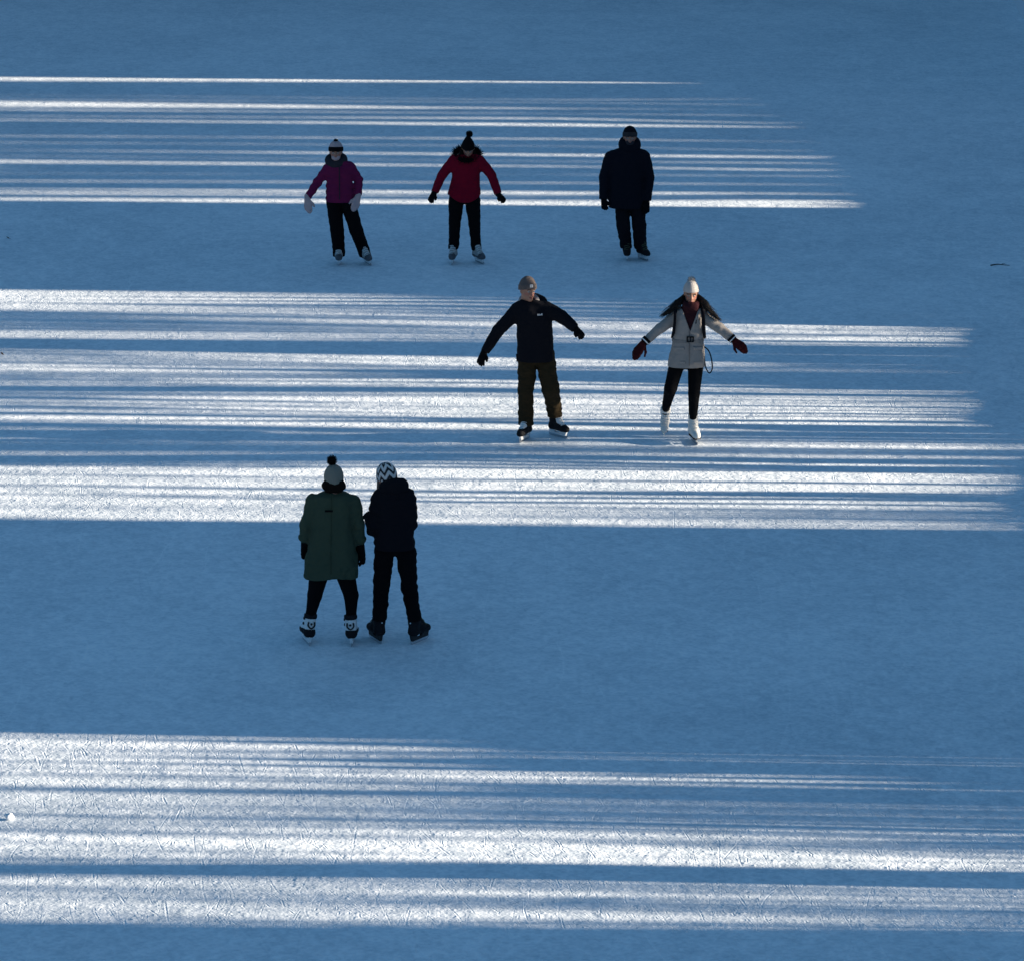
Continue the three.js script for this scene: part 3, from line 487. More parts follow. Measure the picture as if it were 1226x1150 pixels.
// --- one skater from a description in photograph pixels: px, py and metres towards the camera
function skater(o) {
  const base = ground(...o.base), s = F / (CAM_H * sP - base.z * cP), g = thing('person', o.label, 'person', o.group, base), f = o.back ? -1 : 1;
  const L = (px, py, dz = 0) => onPlane(px, py, base.z + dz).sub(base), Lp = ([px, py, dz, r]) => { const p = L(px, py, dz); return [p.x, p.y, p.z, (r || 0) / s]; };
  const secs = o.torso.map(([py, l, r, dz, rz]) => { const a = L(l, py, dz), b = L(r, py, dz); return [a.y, (a.x + b.x) / 2, dz, (b.x - a.x) / 2, rz]; });
  const sleeves = o.sleeves.map(c => c.map(Lp)), legs = o.legs.map((c, i) => { const q = c.map(Lp), k = o.skates[i]; if (!k[3]) { const p = ground(k[0], k[1]).sub(base), n = q.length, w = o.back ? -0.05 : o.hems ? -0.026 : -0.055; const lean = -Math.cos(k[2]) * (k[5] || 0); q[n - 1][0] = lerp(q[n - 1][0], p.x + w * Math.sin(k[2]) + lean * q[n - 1][1], 0.95); q[n - 1][2] = p.z + w * Math.cos(k[2]); q[n - 2][2] = lerp(q[n - 2][2], q[n - 1][2], 0.75); q[n - 2][0] = lerp(q[n - 2][0], p.x + w * Math.sin(k[2]) + lean * q[n - 2][1], o.hems ? 0.4 : 0.8); } return q; }), hands = o.hands.map(([a, b]) => [L(...a), L(...b)]);
  // jacket
  const hemY = secs[secs.length - 1][0], hem = o.hem ? (x => hemY + o.hem(x * s)) : () => hemY, st = stack([...secs.slice(0, -1), [hemY - 0.15, ...secs[secs.length - 1].slice(1)]]), sl = sleeves.map(chain), fa = o.folds ?? 0.007;
  const cuffs = sleeves.map(c => { const e = c[c.length - 1], d = c[c.length - 2], n = V(e[0] - d[0], e[1] - d[1], e[2] - d[2]).normalize(); return (x, y, z) => (x - e[0]) * n.x + (y - e[1]) * n.y + (z - e[2]) * n.z; });
  const jacketF = (x, y, z) => {
    let d = st(x, y, z);
    sl.forEach((q, i) => { d = smin(d, Math.max(q(x, y, z) , Math.hypot(x - sleeves[i][0][0], y - sleeves[i][0][1]) > 0.25 ? cuffs[i](x, y, z) : -1), 0.035); });
    d += fa * fold(x, y, z, 7, o.puffer ? 16 : 6) + fa * 0.5 * fold(x, y, z, 18, 15);
    if (o.puffer) d += 0.004 * Math.cos(y * 2 * Math.PI / 0.085);
    d = Math.max(d, hem(x) - y); if (o.vneck) d = Math.max(d, -o.vneck(x, y, z, L, s)); return d;
  };
  let [lo, hi] = bounds([...sleeves, secs.map(q => [q[1], q[0], q[2], Math.max(q[3], q[4])])], 0.03); lo[1] = Math.min(lo[1], hemY - 0.06);
  const jacket = mesh('jacket', field(jacketF, lo, hi, 0.011), o.jacket, g);
  // trousers
  const lg = legs.map(chain), hip = [(legs[0][0][0] + legs[1][0][0]) / 2, (legs[0][0][1] + legs[1][0][1]) / 2], pelvis = ellipsoid(hip[0], hip[1] + 0.09, 0, Math.abs(legs[0][0][0] - legs[1][0][0]) / 2 + legs[0][0][3] * 0.9, 0.13, 0.112), fl = o.legFolds ?? 0.006;
  const hemAt = (o.hems || []).map((py, i) => L(o.legs[i][o.legs[i].length - 1][0], py, o.legs[i][o.legs[i].length - 1][2]).y);
  const trouserF = (x, y, z) => { let d = pelvis(x, y, z); lg.forEach((q, i) => { let e = q(x, y, z) + fl * fold(x, y, z, 9, 17); if (hemAt.length) e = Math.max(e, hemAt[i] - y); d = smin(d, e, 0.012); }); return Math.max(d, y - hemY - 0.2); };
  [lo, hi] = bounds(legs, 0.03); hi[1] = hemY + 0.22; lo[2] = Math.min(lo[2], -0.16); hi[2] = Math.max(hi[2], 0.16);
  mesh('trousers', field(trouserF, lo, hi, 0.011), o.trousers, g);
  // body under the clothes, one surface with the head
  const hp = L(...o.head.at), hq = new THREE.Matrix4().compose(hp, new THREE.Quaternion().setFromEuler(new THREE.Euler(o.head.pitch || 0, (o.back ? Math.PI : 0) + (o.head.yaw || 0), o.head.roll || 0, 'YXZ')), V(1, 1, 1).multiplyScalar(o.head.size || 1));
  const thin = c => c.map(p => [p[0], p[1], p[2], p[3] * 0.6]), arms = sleeves.map(thin), shins = legs.map(c => thin(c.slice(0, -1))), inner = stack(secs.map(q => [q[0] - 0.02, q[1], q[2], q[3] * 0.7, q[4] * 0.7])), neckBase = secs[0];
  const bodyParts = [...arms, ...shins].map(chain), nk = chain([[neckBase[1], neckBase[0] - 0.1, 0, 0.07], [hp.x, hp.y - 0.1, hp.z - 0.03 * f, 0.05]]), pv = ellipsoid(hip[0], hip[1] + 0.11, 0, Math.abs(legs[0][0][0] - legs[1][0][0]) / 2 + legs[0][0][3] * 0.4, 0.08, 0.07);
  const palms = hands.map(([a, b]) => chain([[a.x, a.y, a.z, 0.02], [lerp(a.x, b.x, 0.45), lerp(a.y, b.y, 0.45), lerp(a.z, b.z, 0.45), 0.012]]));
  const bodyF = (x, y, z) => { let d = smin(Math.max(inner(x, y, z), hemY + 0.08 - y), pv(x, y, z), 0.04); for (const q of bodyParts) d = smin(d, q(x, y, z), 0.015); for (const q of palms) d = smin(d, q(x, y, z), 0.01); return smin(d, nk(x, y, z), 0.03); };
  [lo, hi] = bounds([...sleeves, ...legs, [[hp.x, hp.y - 0.05, hp.z, 0.06]]], 0.03); hi[1] = hp.y - 0.06; lo[2] -= 0.1; hi[2] += 0.1;
  const bodyG = field(bodyF, lo, hi, 0.016, () => SK.skin), hg = headGeo.clone().applyMatrix4(hq);
  mesh('body', mergeGeometries([bodyG, hg]), skinMat, g);
  // hat, hands, skates
  if (o.hat) {
    const h = mesh('hat', hatMesh(o.hat.shape || {}, 0.006, o.hat.colour), o.hat.mat, g); h.applyMatrix4(hq);
    if (o.hat.band) mesh('hat_band', hatMesh({ ...(o.hat.shape || {}), below: 0.05, grow: 0.006 }), o.hat.band, h);
    if (o.hat.pom) { const c = L(o.hat.pom[0], o.hat.pom[1], hp.z); const inv = hq.clone().invert(); mesh('pompom', pompomGeo(o.hat.pom[2] / s, o.base[0]), o.hat.pomMat || o.hat.mat, h).position.copy(c.applyMatrix4(inv)); }
    if (o.hat.patch) { const pq = part('hat_patch', h); pq.position.set(-0.014, 0.07, 0.0985); pq.rotation.set(-0.15, -0.15, 0); mesh('badge', box(0.034, 0.032, 0.004, 0, 0, 0, 0.0015), cloth.white, pq); mesh('mark', new THREE.TorusGeometry(0.008, 0.002, 6, 14, 4.6).rotateZ(0.8).translate(0, 0, 0.003), cloth.greyKnit, pq); }
  }
  hands.forEach(([a, b], i) => mesh(o.mitten ? 'mitten' : 'glove', handGeo(a, b, V(i ? 0.5 : -0.5, 0.35, (o.palmZ ?? 0.9) * f), o.mitten, (i ? 1 : -1) * (o.thumb ?? 1) * f, o.gloveSize || 1), o.gloves, g));
  o.skates.forEach(([px, py, yaw, ankle, pitch, roll]) => {
    if (ankle) { const R = new THREE.Euler(pitch, yaw, roll || 0, 'YXZ'), p = L(...ankle).sub(V(0, 0.27, -0.055).applyEuler(R)); skate(g, o.skateKind, p, yaw, pitch, roll || 0); }
    else skate(g, o.skateKind, ground(px, py).sub(base).add(V(0, 0.001, 0)), yaw, 0, roll || 0);
  });
  return { g, L, s, base, jacket, jacketF, secs, hq, hp, hemY };
}
const soft = (P, name, fn, centre, reach, m, parent, cell = 0.008, colour) => mesh(name, field(fn, [centre.x - reach[0], centre.y - reach[1], centre.z - reach[2]], [centre.x + reach[0], centre.y + reach[1], centre.z + reach[2]], cell, colour), m, parent || P.g);
function collar(P, name, px, py, dz, Rpx, rpx, m, tilt = 0.15, ryk = 1.2, parent) {
  const c = P.L(px, py, dz), R = Rpx / P.s, r = rpx / P.s; const q = ring(c.x, c.y, c.z, R, R * 1.0, r, tilt, r * ryk);
  return soft(P, name, (x, y, z) => q(x, y, z) + 0.004 * fold(x, y, z, 14, 14), c, [R + r + 0.03, r * ryk + Math.abs(tilt) * (R + r) + 0.03, R + r + 0.03], m, parent);
}
const D = THREE.MathUtils.degToRad;

// purple jacket
const p1 = skater({
  base: [420, 316], label: 'skater in purple jacket, pale mittens and bobble hat, leftmost of the far row', group: 'skaters in the far row',
  torso: [[190, 396, 410, 0, 0.07], [195, 392, 419, 0, 0.10], [202, 390.5, 421.5, 0, 0.13], [215, 390.5, 422, 0, 0.135], [228, 390, 423.5, 0, 0.135], [241, 389.5, 425, 0, 0.14]],
  sleeves: [[[394.5, 199.5, 0, 6.3], [380, 218, 0.02, 5.3], [368.5, 236, 0.08, 4.4]], [[419, 199.5, 0, 6.3], [429, 215, -0.02, 5.2], [428.5, 234, 0.06, 4.5]]],
  hands: [[[367.8, 238, 0.09], [369.5, 255.5, 0.11]], [[428.2, 236, 0.08], [423.5, 253, 0.13]]], mitten: true, gloves: cloth.lightKnit, gloveSize: 1.05,
  legs: [[[399.8, 243, 0, 9.2], [403.5, 276, 0.03, 8.2], [406, 300, -0.05, 7.3], [406, 309, -0.05, 7.1]], [[416.5, 243, 0, 9.2], [426.5, 276, 0.03, 8], [435.5, 300, -0.05, 7.2], [437, 309, -0.05, 7]]], hems: [306.5, 307],
  jacket: cloth.purple, trousers: cloth.soot, puffer: true, folds: 0.005,
  head: { at: [402, 181.5, 0.02], pitch: 0.12 }, hat: { mat: cloth.lightKnit, band: cloth.soot, pom: [402, 169, 3.2], pomMat: cloth.soot, shape: {} },
  skates: [[405.5, 316, 0.05], [440.5, 316, 0.35, null, 0, 0.26]], skateKind: 'grey',
});
collar(p1, 'hood', 402.5, 192, -0.03, 9, 4.6, cloth.grape, -0.3, 1.15);
{ const q = ellipsoid(0, -0.062, 0.045, 0.058, 0.045, 0.062); const m = mesh('face_covering', field((x, y, z) => Math.max(q(x, y, z), y + 0.022), [-0.09, -0.13, -0.04], [0.09, 0.02, 0.13], 0.005), cloth.lightKnit, p1.g); m.applyMatrix4(p1.hq); }
{ const a = p1.L(406, 199, 0.14), b = p1.L(406.5, 239, 0.155); mesh('zip', tube([a, b], [0.006, 0.006], 5), cloth.grape, p1.jacket); }

// red jacket
const p2 = skater({
  base: [557, 315], label: 'skater in dark red jacket with fur-trimmed hood, head bowed, middle of the far row', group: 'skaters in the far row',
  torso: [[184, 550, 570, 0, 0.08], [189, 543, 575.5, 0, 0.11], [198, 541, 575, 0, 0.135], [210, 541.5, 574.5, 0, 0.135], [222, 538.5, 574.5, 0, 0.135], [230, 536.5, 575.5, 0, 0.14], [233, 536.5, 575.5, 0, 0.14]], hem: x => -0.09 * (1 - Math.min(1, (x * x) / 340)),
  sleeves: [[[544, 192, 0, 6.8], [529.5, 209, 0.03, 5.6], [520.5, 230, 0.1, 4.4]], [[573.5, 192, 0, 6.8], [588.5, 210, 0.03, 5.6], [596.5, 232, 0.1, 4.6]]],
  hands: [[[519.8, 231, 0.11], [514.5, 241.5, 0.17]], [[597.3, 233.5, 0.11], [604, 241, 0.17]]], gloves: cloth.soot, gloveSize: 1.1,
  legs: [[[546, 241, 0, 9.3], [544.5, 268, 0.03, 7], [544, 292, -0.05, 6.3], [544, 300, -0.05, 6.2]], [[566, 241, 0, 9.3], [568, 268, 0.03, 7], [569.5, 293, -0.05, 6], [569.7, 302, -0.05, 6]]], hems: [297.5, 299.5],
  jacket: cloth.red, trousers: cloth.soot, head: { at: [560.5, 177.5, 0.05], pitch: 0.58, size: 0.97 },
  hat: { mat: cloth.soot, shape: { tall: 0.075, tip: 0.5 }, pom: [562, 160.5, 4.6] }, skates: [[542.3, 315.2, -0.1], [574, 314.8, 0.42, null, 0, 0.14]], skateKind: 'grey',
});
{ const c = collar(p2, 'fur_trim', 559, 184.5, -0.05, 14, 2.6, cloth.soot, -0.35, 1), R = rng(12), k = p2.L(559, 184.5, -0.05), list = [], rad = 14 / p2.s;
  for (let i = 0; i < 900; i++) { const a = R() * 6.283, b = R() * 6.283, q = V(Math.cos(a) * rad, -0.35 * Math.sin(a) * rad, Math.sin(a) * rad), d = V(Math.cos(a) * Math.cos(b), Math.sin(b), Math.sin(a) * Math.cos(b)), p = k.clone().add(q); list.push(tube([p.clone().addScaledVector(d, 0.025), p.clone().addScaledVector(d.add(V(R() - 0.5, R() - 0.3, R() - 0.5).multiplyScalar(0.9)).normalize(), 0.05 + 0.035 * R())], [0.004, 0.0012], 3, false)); }
  mesh('fur', joined(list), cloth.soot, c); }
soft(p2, 'hair', (() => { const c = p2.L(552, 181, 0), d = p2.L(567.5, 181, 0), a = chain([[c.x + 0.03, c.y + 0.06, 0, 0.03], [c.x, c.y - 0.03, 0.03, 0.03]]), b = chain([[d.x - 0.02, d.y + 0.06, 0, 0.03], [d.x, d.y - 0.03, 0.03, 0.026]]); return (x, y, z) => Math.min(a(x, y, z), b(x, y, z)) + 0.004 * fold(x, y, z, 40, 8); })(), p2.L(560, 181, 0), [0.16, 0.13, 0.09], hairDark);

// man all in black
const p3 = skater({
  base: [760, 310.6], label: 'skater dressed all in black with hanging arms, rightmost of the far row', group: 'skaters in the far row',
  torso: [[176, 744, 764, 0, 0.09], [181, 733, 771, 0, 0.13], [190, 730.5, 772.5, 0, 0.15], [210, 730.5, 769.5, 0, 0.155], [230, 729.5, 770, 0, 0.155], [248, 728.5, 771, 0, 0.16]],
  sleeves: [[[732, 188, 0, 8.3], [723.8, 212, -0.02, 6.6], [723, 238, 0.05, 5.2]], [[770.5, 188, 0, 8.3], [777, 213, -0.02, 6.8], [774.5, 240, 0.04, 5.2]]],
  hands: [[[723, 239, 0.06], [724, 251, 0.11]], [[774.3, 241, 0.05], [773.5, 256, 0.09]]], gloves: cloth.soot, gloveSize: 1.15,
  legs: [[[745.3, 249, 0, 8.8], [746.6, 272, 0.06, 8.1], [748.8, 292, -0.05, 6.9], [749, 301, -0.05, 6.9]], [[763, 249, 0, 8.8], [765.6, 272, 0.03, 8.3], [765, 292, -0.05, 7.5], [765, 301, -0.05, 7.5]]], hems: [296.5, 297.5], legFolds: 0.01,
  jacket: cloth.navy, trousers: cloth.black, folds: 0.009, head: { at: [754.2, 164, 0.02], pitch: 0.1 }, hat: { mat: cloth.black, band: cloth.greyKnit, shape: {} },
  skates: [[750.5, 310.6, 0], [769.5, 310.9, 0.45]], skateKind: 'hockey',
});
p3.g.getObjectByName('hat_band').material = mat(0.022, 0.02, 0.022, 0.95);
for (const t of p3.g.children.filter(c => c.name === 'skate')) { t.getObjectByName('tongue').material = leather; t.getObjectByName('lace').material = mat(0.10, 0.10, 0.05); }
collar(p3, 'hood', 754, 173, -0.02, 8.4, 5, cloth.navy, -0.3, 1.45);
{ const q = ellipsoid(0, -0.062, 0.045, 0.06, 0.05, 0.064); const m = mesh('face_covering', field((x, y, z) => Math.max(q(x, y, z), y + 0.03), [-0.09, -0.13, -0.04], [0.09, 0.02, 0.13], 0.005), cloth.grape, p3.g); m.applyMatrix4(p3.hq); }

// man with grey beanie, arms out
const p4 = skater({
  base: [640, 526], label: 'man in grey beanie, black jacket and olive brown trousers skating with arms out', group: 'pair skating side by side in the middle',
  torso: [[358, 623, 644, 0, 0.09], [364, 617, 652, 0, 0.12], [373, 616.5, 658, 0, 0.15], [390, 618.5, 661, 0, 0.155], [410, 619, 662.5, 0, 0.155], [431, 619.5, 664, 0, 0.16]],
  sleeves: [[[619, 371.5, 0, 9], [596.5, 396, 0.05, 7.2], [580.5, 421, 0.12, 5.4]], [[654.5, 369.5, 0, 9.2], [672, 379, 0.05, 7.8], [688.5, 393, 0.12, 5.6]]],
  hands: [[[579.5, 422, 0.13], [574, 436.5, 0.2]], [[689.5, 394, 0.13], [698, 403.5, 0.2]]], gloves: cloth.soot, gloveSize: 1.1,
  legs: [[[631.5, 433, 0, 12], [629.5, 468, 0.06, 9.2], [629.5, 498, -0.04, 8.9], [629.7, 514, -0.04, 8.9]], [[653.5, 433, 0, 12], [659.5, 466, 0.08, 10.4], [661.5, 488, -0.02, 9.2], [662.8, 507, -0.04, 8.2]]], hems: [507.5, 501.5], legFolds: 0.012,
  jacket: cloth.black, trousers: cloth.khaki, folds: 0.008, head: { at: [632, 347.2, 0.03], yaw: 0.5, pitch: 0.05, roll: -0.05 }, hat: { mat: cloth.greyKnit, band: cloth.greyKnit, shape: { tall: 0.008 }, patch: true },
  skates: [[628.5, 527.2, -0.4], [667.5, 522.8, 0.75]], skateKind: 'hockey',
});
collar(p4, 'collar', 633.5, 361.5, -0.02, 9.5, 3.6, cloth.greyLining, -0.35, 1.5);
collar(p4, 'hood', 638, 363.5, -0.05, 13, 4.8, cloth.black, -0.35, 1);
{ const q = p4.L(646.4, 376.8, 0.158), b = part('chest_logo', p4.jacket); b.position.copy(q); b.rotation.set(-0.1, 0.15, 0.1); mesh('lettering', joined([box(0.008, 0.02, 0.004, -0.022), box(0.008, 0.02, 0.004, -0.008), box(0.008, 0.014, 0.004, 0.007, -0.003), box(0.012, 0.02, 0.004, 0.022)]), cloth.white, b); }
{ const a = p4.L(618.5, 424, 0.02), b = p4.L(619, 433, 0.03); mesh('drawcord', tube([a, b], [0.008, 0.006], 5), cloth.soot, p4.jacket); }

// woman in pale coat
const p5 = skater({
  base: [830, 530], label: 'woman in pale belted coat and light bobble hat, long dark hair flying, one skate lifted', group: 'pair skating side by side in the middle',
  torso: [[366, 818, 837, 0, 0.08], [371, 809.5, 843.5, 0, 0.11], [381, 806, 844, 0, 0.125], [394, 806, 843, 0, 0.12], [406, 806, 841.5, 0, 0.118], [418, 803, 843.5, 0, 0.13], [430, 800, 844.5, 0, 0.14], [438, 799.5, 844.5, 0, 0.145]],
  sleeves: [[[808.5, 378.5, 0, 7.3], [790, 394, 0.05, 6], [772.5, 409, 0.1, 4.8]], [[841.5, 378.5, 0, 7.3], [861.5, 393, 0.05, 6], [877, 406, 0.1, 4.8]]],
  hands: [[[771, 410, 0.11], [757.5, 430, 0.17]], [[878.5, 407.2, 0.11], [895.5, 421.5, 0.16]]], mitten: true, gloves: cloth.wine, gloveSize: 0.86,
  legs: [[[810, 438, 0, 9.4], [803, 465, 0.08, 7.6], [798.5, 483, -0.10, 5.4], [796.5, 493, -0.2, 4.2]], [[833, 438, 0, 9.4], [831, 472, 0.05, 6.9], [829.5, 500, -0.05, 5], [829.3, 510, -0.05, 4.8]]],
  jacket: cloth.stone, trousers: cloth.soot, folds: 0.009, legFolds: 0.002,
  vneck: (x, y, z, L, s) => { const t = L(826, 394, 0), w = (y - t.y) * 0.36; return z < 0.02 ? 1 : (w > 0 ? Math.abs(x - t.x) - w : Math.hypot(x - t.x, y - t.y)); },
  head: { at: [827.5, 350.8, 0.03], pitch: 0.24, size: 0.95 }, hat: { mat: cloth.paleKnit, shape: { tall: 0.02, tip: 0.18, low: 0.008 }, pom: [828, 336, 5.8], pomMat: mat(0.5, 0.46, 0.43, 0.95) },
  skates: [[0, 0, -0.16, [796.8, 490.5, -0.2], 1.05, -0.1], [831, 529.6, 0.2]], skateKind: 'figure',
});
{
  const inner = stack(p5.secs.map(q => [q[0] + 0.01, q[1], q[2], q[3] * 0.86, q[4] * 0.84]).slice(0, 5)), c = p5.L(827, 382, 0), nk = ring(p5.hp.x, p5.L(827, 364, 0).y, 0.025, 0.066, 0.078, 0.034, -0.05, 0.046);
  soft(p5, 'scarf', (x, y, z) => smin(inner(x, y, z), nk(x, y, z), 0.03) + 0.006 * fold(x, y, z, 16, 12), c, [0.2, 0.24, 0.18], dull(0.035, 0.011, 0.014));
  const belt = (x, y, z) => Math.max(p5.jacketF(x, y, z) - 0.007, Math.abs(y - p5.L(824, 406.3, 0).y) - 0.02);
  const bm = soft(p5, 'belt', belt, p5.L(824, 406.3, 0), [0.22, 0.05, 0.18], mat(0.22, 0.195, 0.175, 0.8), p5.jacket, 0.009), by = p5.L(826.5, 406.3, 0.13);
  mesh('buckle', joined([box(0.012, 0.056, 0.012, -0.034), box(0.012, 0.056, 0.012, 0.034), box(0.08, 0.01, 0.012, 0, 0.026), box(0.08, 0.01, 0.012, 0, -0.026), box(0.008, 0.05, 0.01, 0.004)]).translate(by.x, by.y, by.z), cloth.soot, bm);
  for (const [px, py, w, rz] of [[813, 414.5, 0.12, 0.08], [835.5, 414.5, 0.12, -0.08], [815, 431, 0.10, 0.05], [835, 431, 0.10, -0.05]]) mesh('pocket_flap', box(w, 0.03, 0.012, 0, 0, 0, 0.004).rotateZ(rz).rotateY(px < 825 ? -0.35 : 0.35).translate(p5.L(px, py, 0).x, p5.L(px, py, 0).y, py > 425 ? 0.128 : 0.112), cloth.stone, p5.jacket);
  for (const [px, py] of [[833, 382.5], [837.5, 378.5]]) mesh('pocket_zip', box(0.008, 0.045, 0.008, 0, 0, 0, 0.002).rotateZ(-0.1).rotateY(0.3).translate(p5.L(px, py, 0).x, p5.L(px, py, 0).y, 0.12), cloth.soot, p5.jacket);
  mesh('front_seam', tube([p5.L(825.5, 394, 0.125), p5.L(825.5, 405, 0.125)].concat([p5.L(825.5, 425, 0.14), p5.L(825.5, 438, 0.15)]), [0.005, 0.005, 0.005, 0.005], 5), mat(0.16, 0.14, 0.13), p5.jacket);
  for (const [a, b] of [[[775.5, 405.5, 0.1], [771, 410, 0.11]], [[874.5, 403.5, 0.1], [878.5, 407.5, 0.11]]]) { const A = p5.L(...a), B = p5.L(...b), M = A.clone().lerp(B, 0.5); mesh('cuff', tube([A, M, B], [0.05, 0.052, 0.045], 12), cloth.soot, p5.g); mesh('cuff_stripe', tube([M.clone().lerp(B, 0.1), M.clone().lerp(B, 0.5)], [0.0535, 0.05], 12), cloth.white, p5.g); }
  // long hair blown out to both sides
  const R = rng(31), strands = [];
  for (const [side, tipX, tipY] of [[-1, 791, 379], [1, 863, 384]]) for (let i = 0; i < 420; i++) {
    const k = R(), root = p5.L(827.5 + side * (6.5 + 2.5 * R()), 352 + 10 * R(), -0.04 - 0.05 * R()), wild = R() < 0.3 ? 2.2 + R() : 1;
    const t = 0.15 + 0.9 * Math.pow(R(), 0.8), spread = lerp(9, 3, clamp(t, 0, 1));
    const ex = lerp(827.5 + side * 12, tipX, t) + (R() - 0.5) * 4, ey = lerp(364, tipY, t) + (R() - 0.6) * spread * wild;
    const m1 = p5.L(lerp(827.5 + side * 8.5, ex, 0.3), 358 + 7 * k, 0.0 + 0.03 * R()), m2 = p5.L(lerp(827.5 + side * 10, ex, 0.68), lerp(363, ey, 0.66) + (R() - 0.5) * 3 * wild, 0.05 + 0.04 * R()), e = p5.L(ex, ey, 0.05 + 0.05 * R());
    strands.push(smoothTube([root, m1, m2, e], u => (wild > 1 ? 0.0032 : 0.0048) * (1 - 0.85 * u), 8, 3));
  }
  mesh('hair', joined(strands), mat(0.012, 0.008, 0.006, 0.7), p5.g);
  // her backpack: carried, so a thing of its own
  const bp = thing('backpack', 'black backpack on the back of the woman in the pale coat, strap loop dangling', 'backpack', null, p5.base.clone().add(p5.L(825, 400, -0.2))), O = p5.L(825, 400, -0.2), B = (px, py, dz) => p5.L(px, py, dz).sub(O);
  mesh('pack', new RoundedBoxGeometry(0.27, 0.40, 0.13, 4, 0.05).translate(0, 0.06, -0.01), cloth.black, bp);
  mesh('shoulder_strap', smoothTube([B(812, 372, -0.11), B(810.5, 366.5, 0.0), B(808.5, 375, 0.115), B(808, 386, 0.125), B(806.5, 397, 0.09), B(805, 404, -0.05)], 0.016, 24, 6), cloth.black, bp);
  mesh('shoulder_strap', smoothTube([B(838, 372, -0.11), B(839.5, 366.5, 0.0), B(842, 375, 0.115), B(842.3, 386, 0.125), B(843, 397, 0.09), B(843.5, 404, -0.05)], 0.020, 24, 6), cloth.black, bp);
  mesh('loose_strap', smoothTube([B(842, 414, 0.02), B(848.5, 420, 0.06), B(852.3, 432, 0.08), B(852.5, 443, 0.08), B(849.5, 446.8, 0.08), B(845.5, 441, 0.07), B(843.8, 431, 0.06), B(843, 420, 0.02)], 0.0075, 40, 6), cloth.soot, bp);
}

// woman in green coat, from behind
const p6 = skater({
  base: [396, 768.5], back: true, label: 'person seen from behind in long dark green coat and bobble hat', group: 'pair standing with their backs to the camera',
  torso: [[587.5, 390, 408, 0, 0.09], [592, 379, 419, 0, 0.13], [602, 376, 422, 0, 0.15], [630, 373, 423.5, 0, 0.16], [655, 369, 426, 0, 0.17], [675, 364, 429, 0, 0.175], [688.5, 363, 428.5, 0, 0.18]], hem: x => 0.012 * Math.sin(x * 0.12 + 0.6),
  sleeves: [[[375, 600.5, 0, 9.2], [366.8, 628, 0, 8], [364.8, 647, -0.03, 6.8]], [[422.5, 600.5, 0, 9.2], [428.2, 628, 0, 8.2], [430.5, 650, -0.03, 7]]],
  hands: [[[365.3, 648, -0.04], [367, 668, -0.08]], [[431, 651, -0.04], [431, 675.5, -0.06]]], gloves: cloth.soot, gloveSize: 1.15,
  legs: [[[382.5, 684, 0, 12], [376.8, 712, -0.03, 8.8], [371.6, 735, 0.03, 6], [371, 745, 0.03, 5]], [[412.5, 684, 0, 12], [420.3, 712, -0.03, 8.8], [423.5, 735, 0.03, 6], [423.7, 745, 0.03, 5]]],
  jacket: cloth.olive, trousers: cloth.soot, folds: 0.012, legFolds: 0.002, head: { at: [399.6, 573.5, 0] }, hat: { mat: cloth.coolKnit, shape: { low: -0.012 }, pom: [397.2, 551.2, 6.6], pomMat: cloth.soot },
  skates: [[366.5, 768.6, Math.PI + 0.3, null, 0, 0.12], [422.5, 769.6, Math.PI - 0.08, null, 0, -0.05]], skateKind: 'soft',
});
collar(p6, 'collar', 399.5, 587.5, 0, 7.5, 3, cloth.brown, 0.1, 1.2);
soft(p6, 'hair', (() => { const c = p6.L(399.5, 581, 0.05), a = ellipsoid(c.x, c.y, c.z, 0.115, 0.075, 0.075); return (x, y, z) => a(x, y, z) + 0.006 * fold(x, y, z, 35, 6); })(), p6.L(399.5, 581, 0.05), [0.15, 0.12, 0.12], hairDark);
for (const [px, py, r] of [[365, 643, 7.6], [430.2, 645, 8]]) { const c = p6.L(px, py, -0.02), q = ring(c.x, c.y, c.z, r / p6.s * 0.72, r / p6.s * 0.72, 0.022, 0, 0.03); soft(p6, 'cuff', (x, y, z) => q(x, y, z) + 0.004 * fold(x, y, z, 20, 20), c, [0.11, 0.06, 0.11], cloth.olive, p6.jacket); }
mesh('label_patch', box(0.075, 0.018, 0.006, 0, 0, 0, 0.002).translate(p6.L(394.5, 611.5, 0).x, p6.L(394.5, 611.5, 0.16).y, 0.158), cloth.soot, p6.jacket);
mesh('back_seam', tube([p6.L(397, 592, 0.14), p6.L(396.5, 630, 0.163), p6.L(396, 660, 0.173), p6.L(396, 687, 0.181)], [0.004, 0.004, 0.004, 0.004], 5), dull(0.038, 0.052, 0.034), p6.jacket);

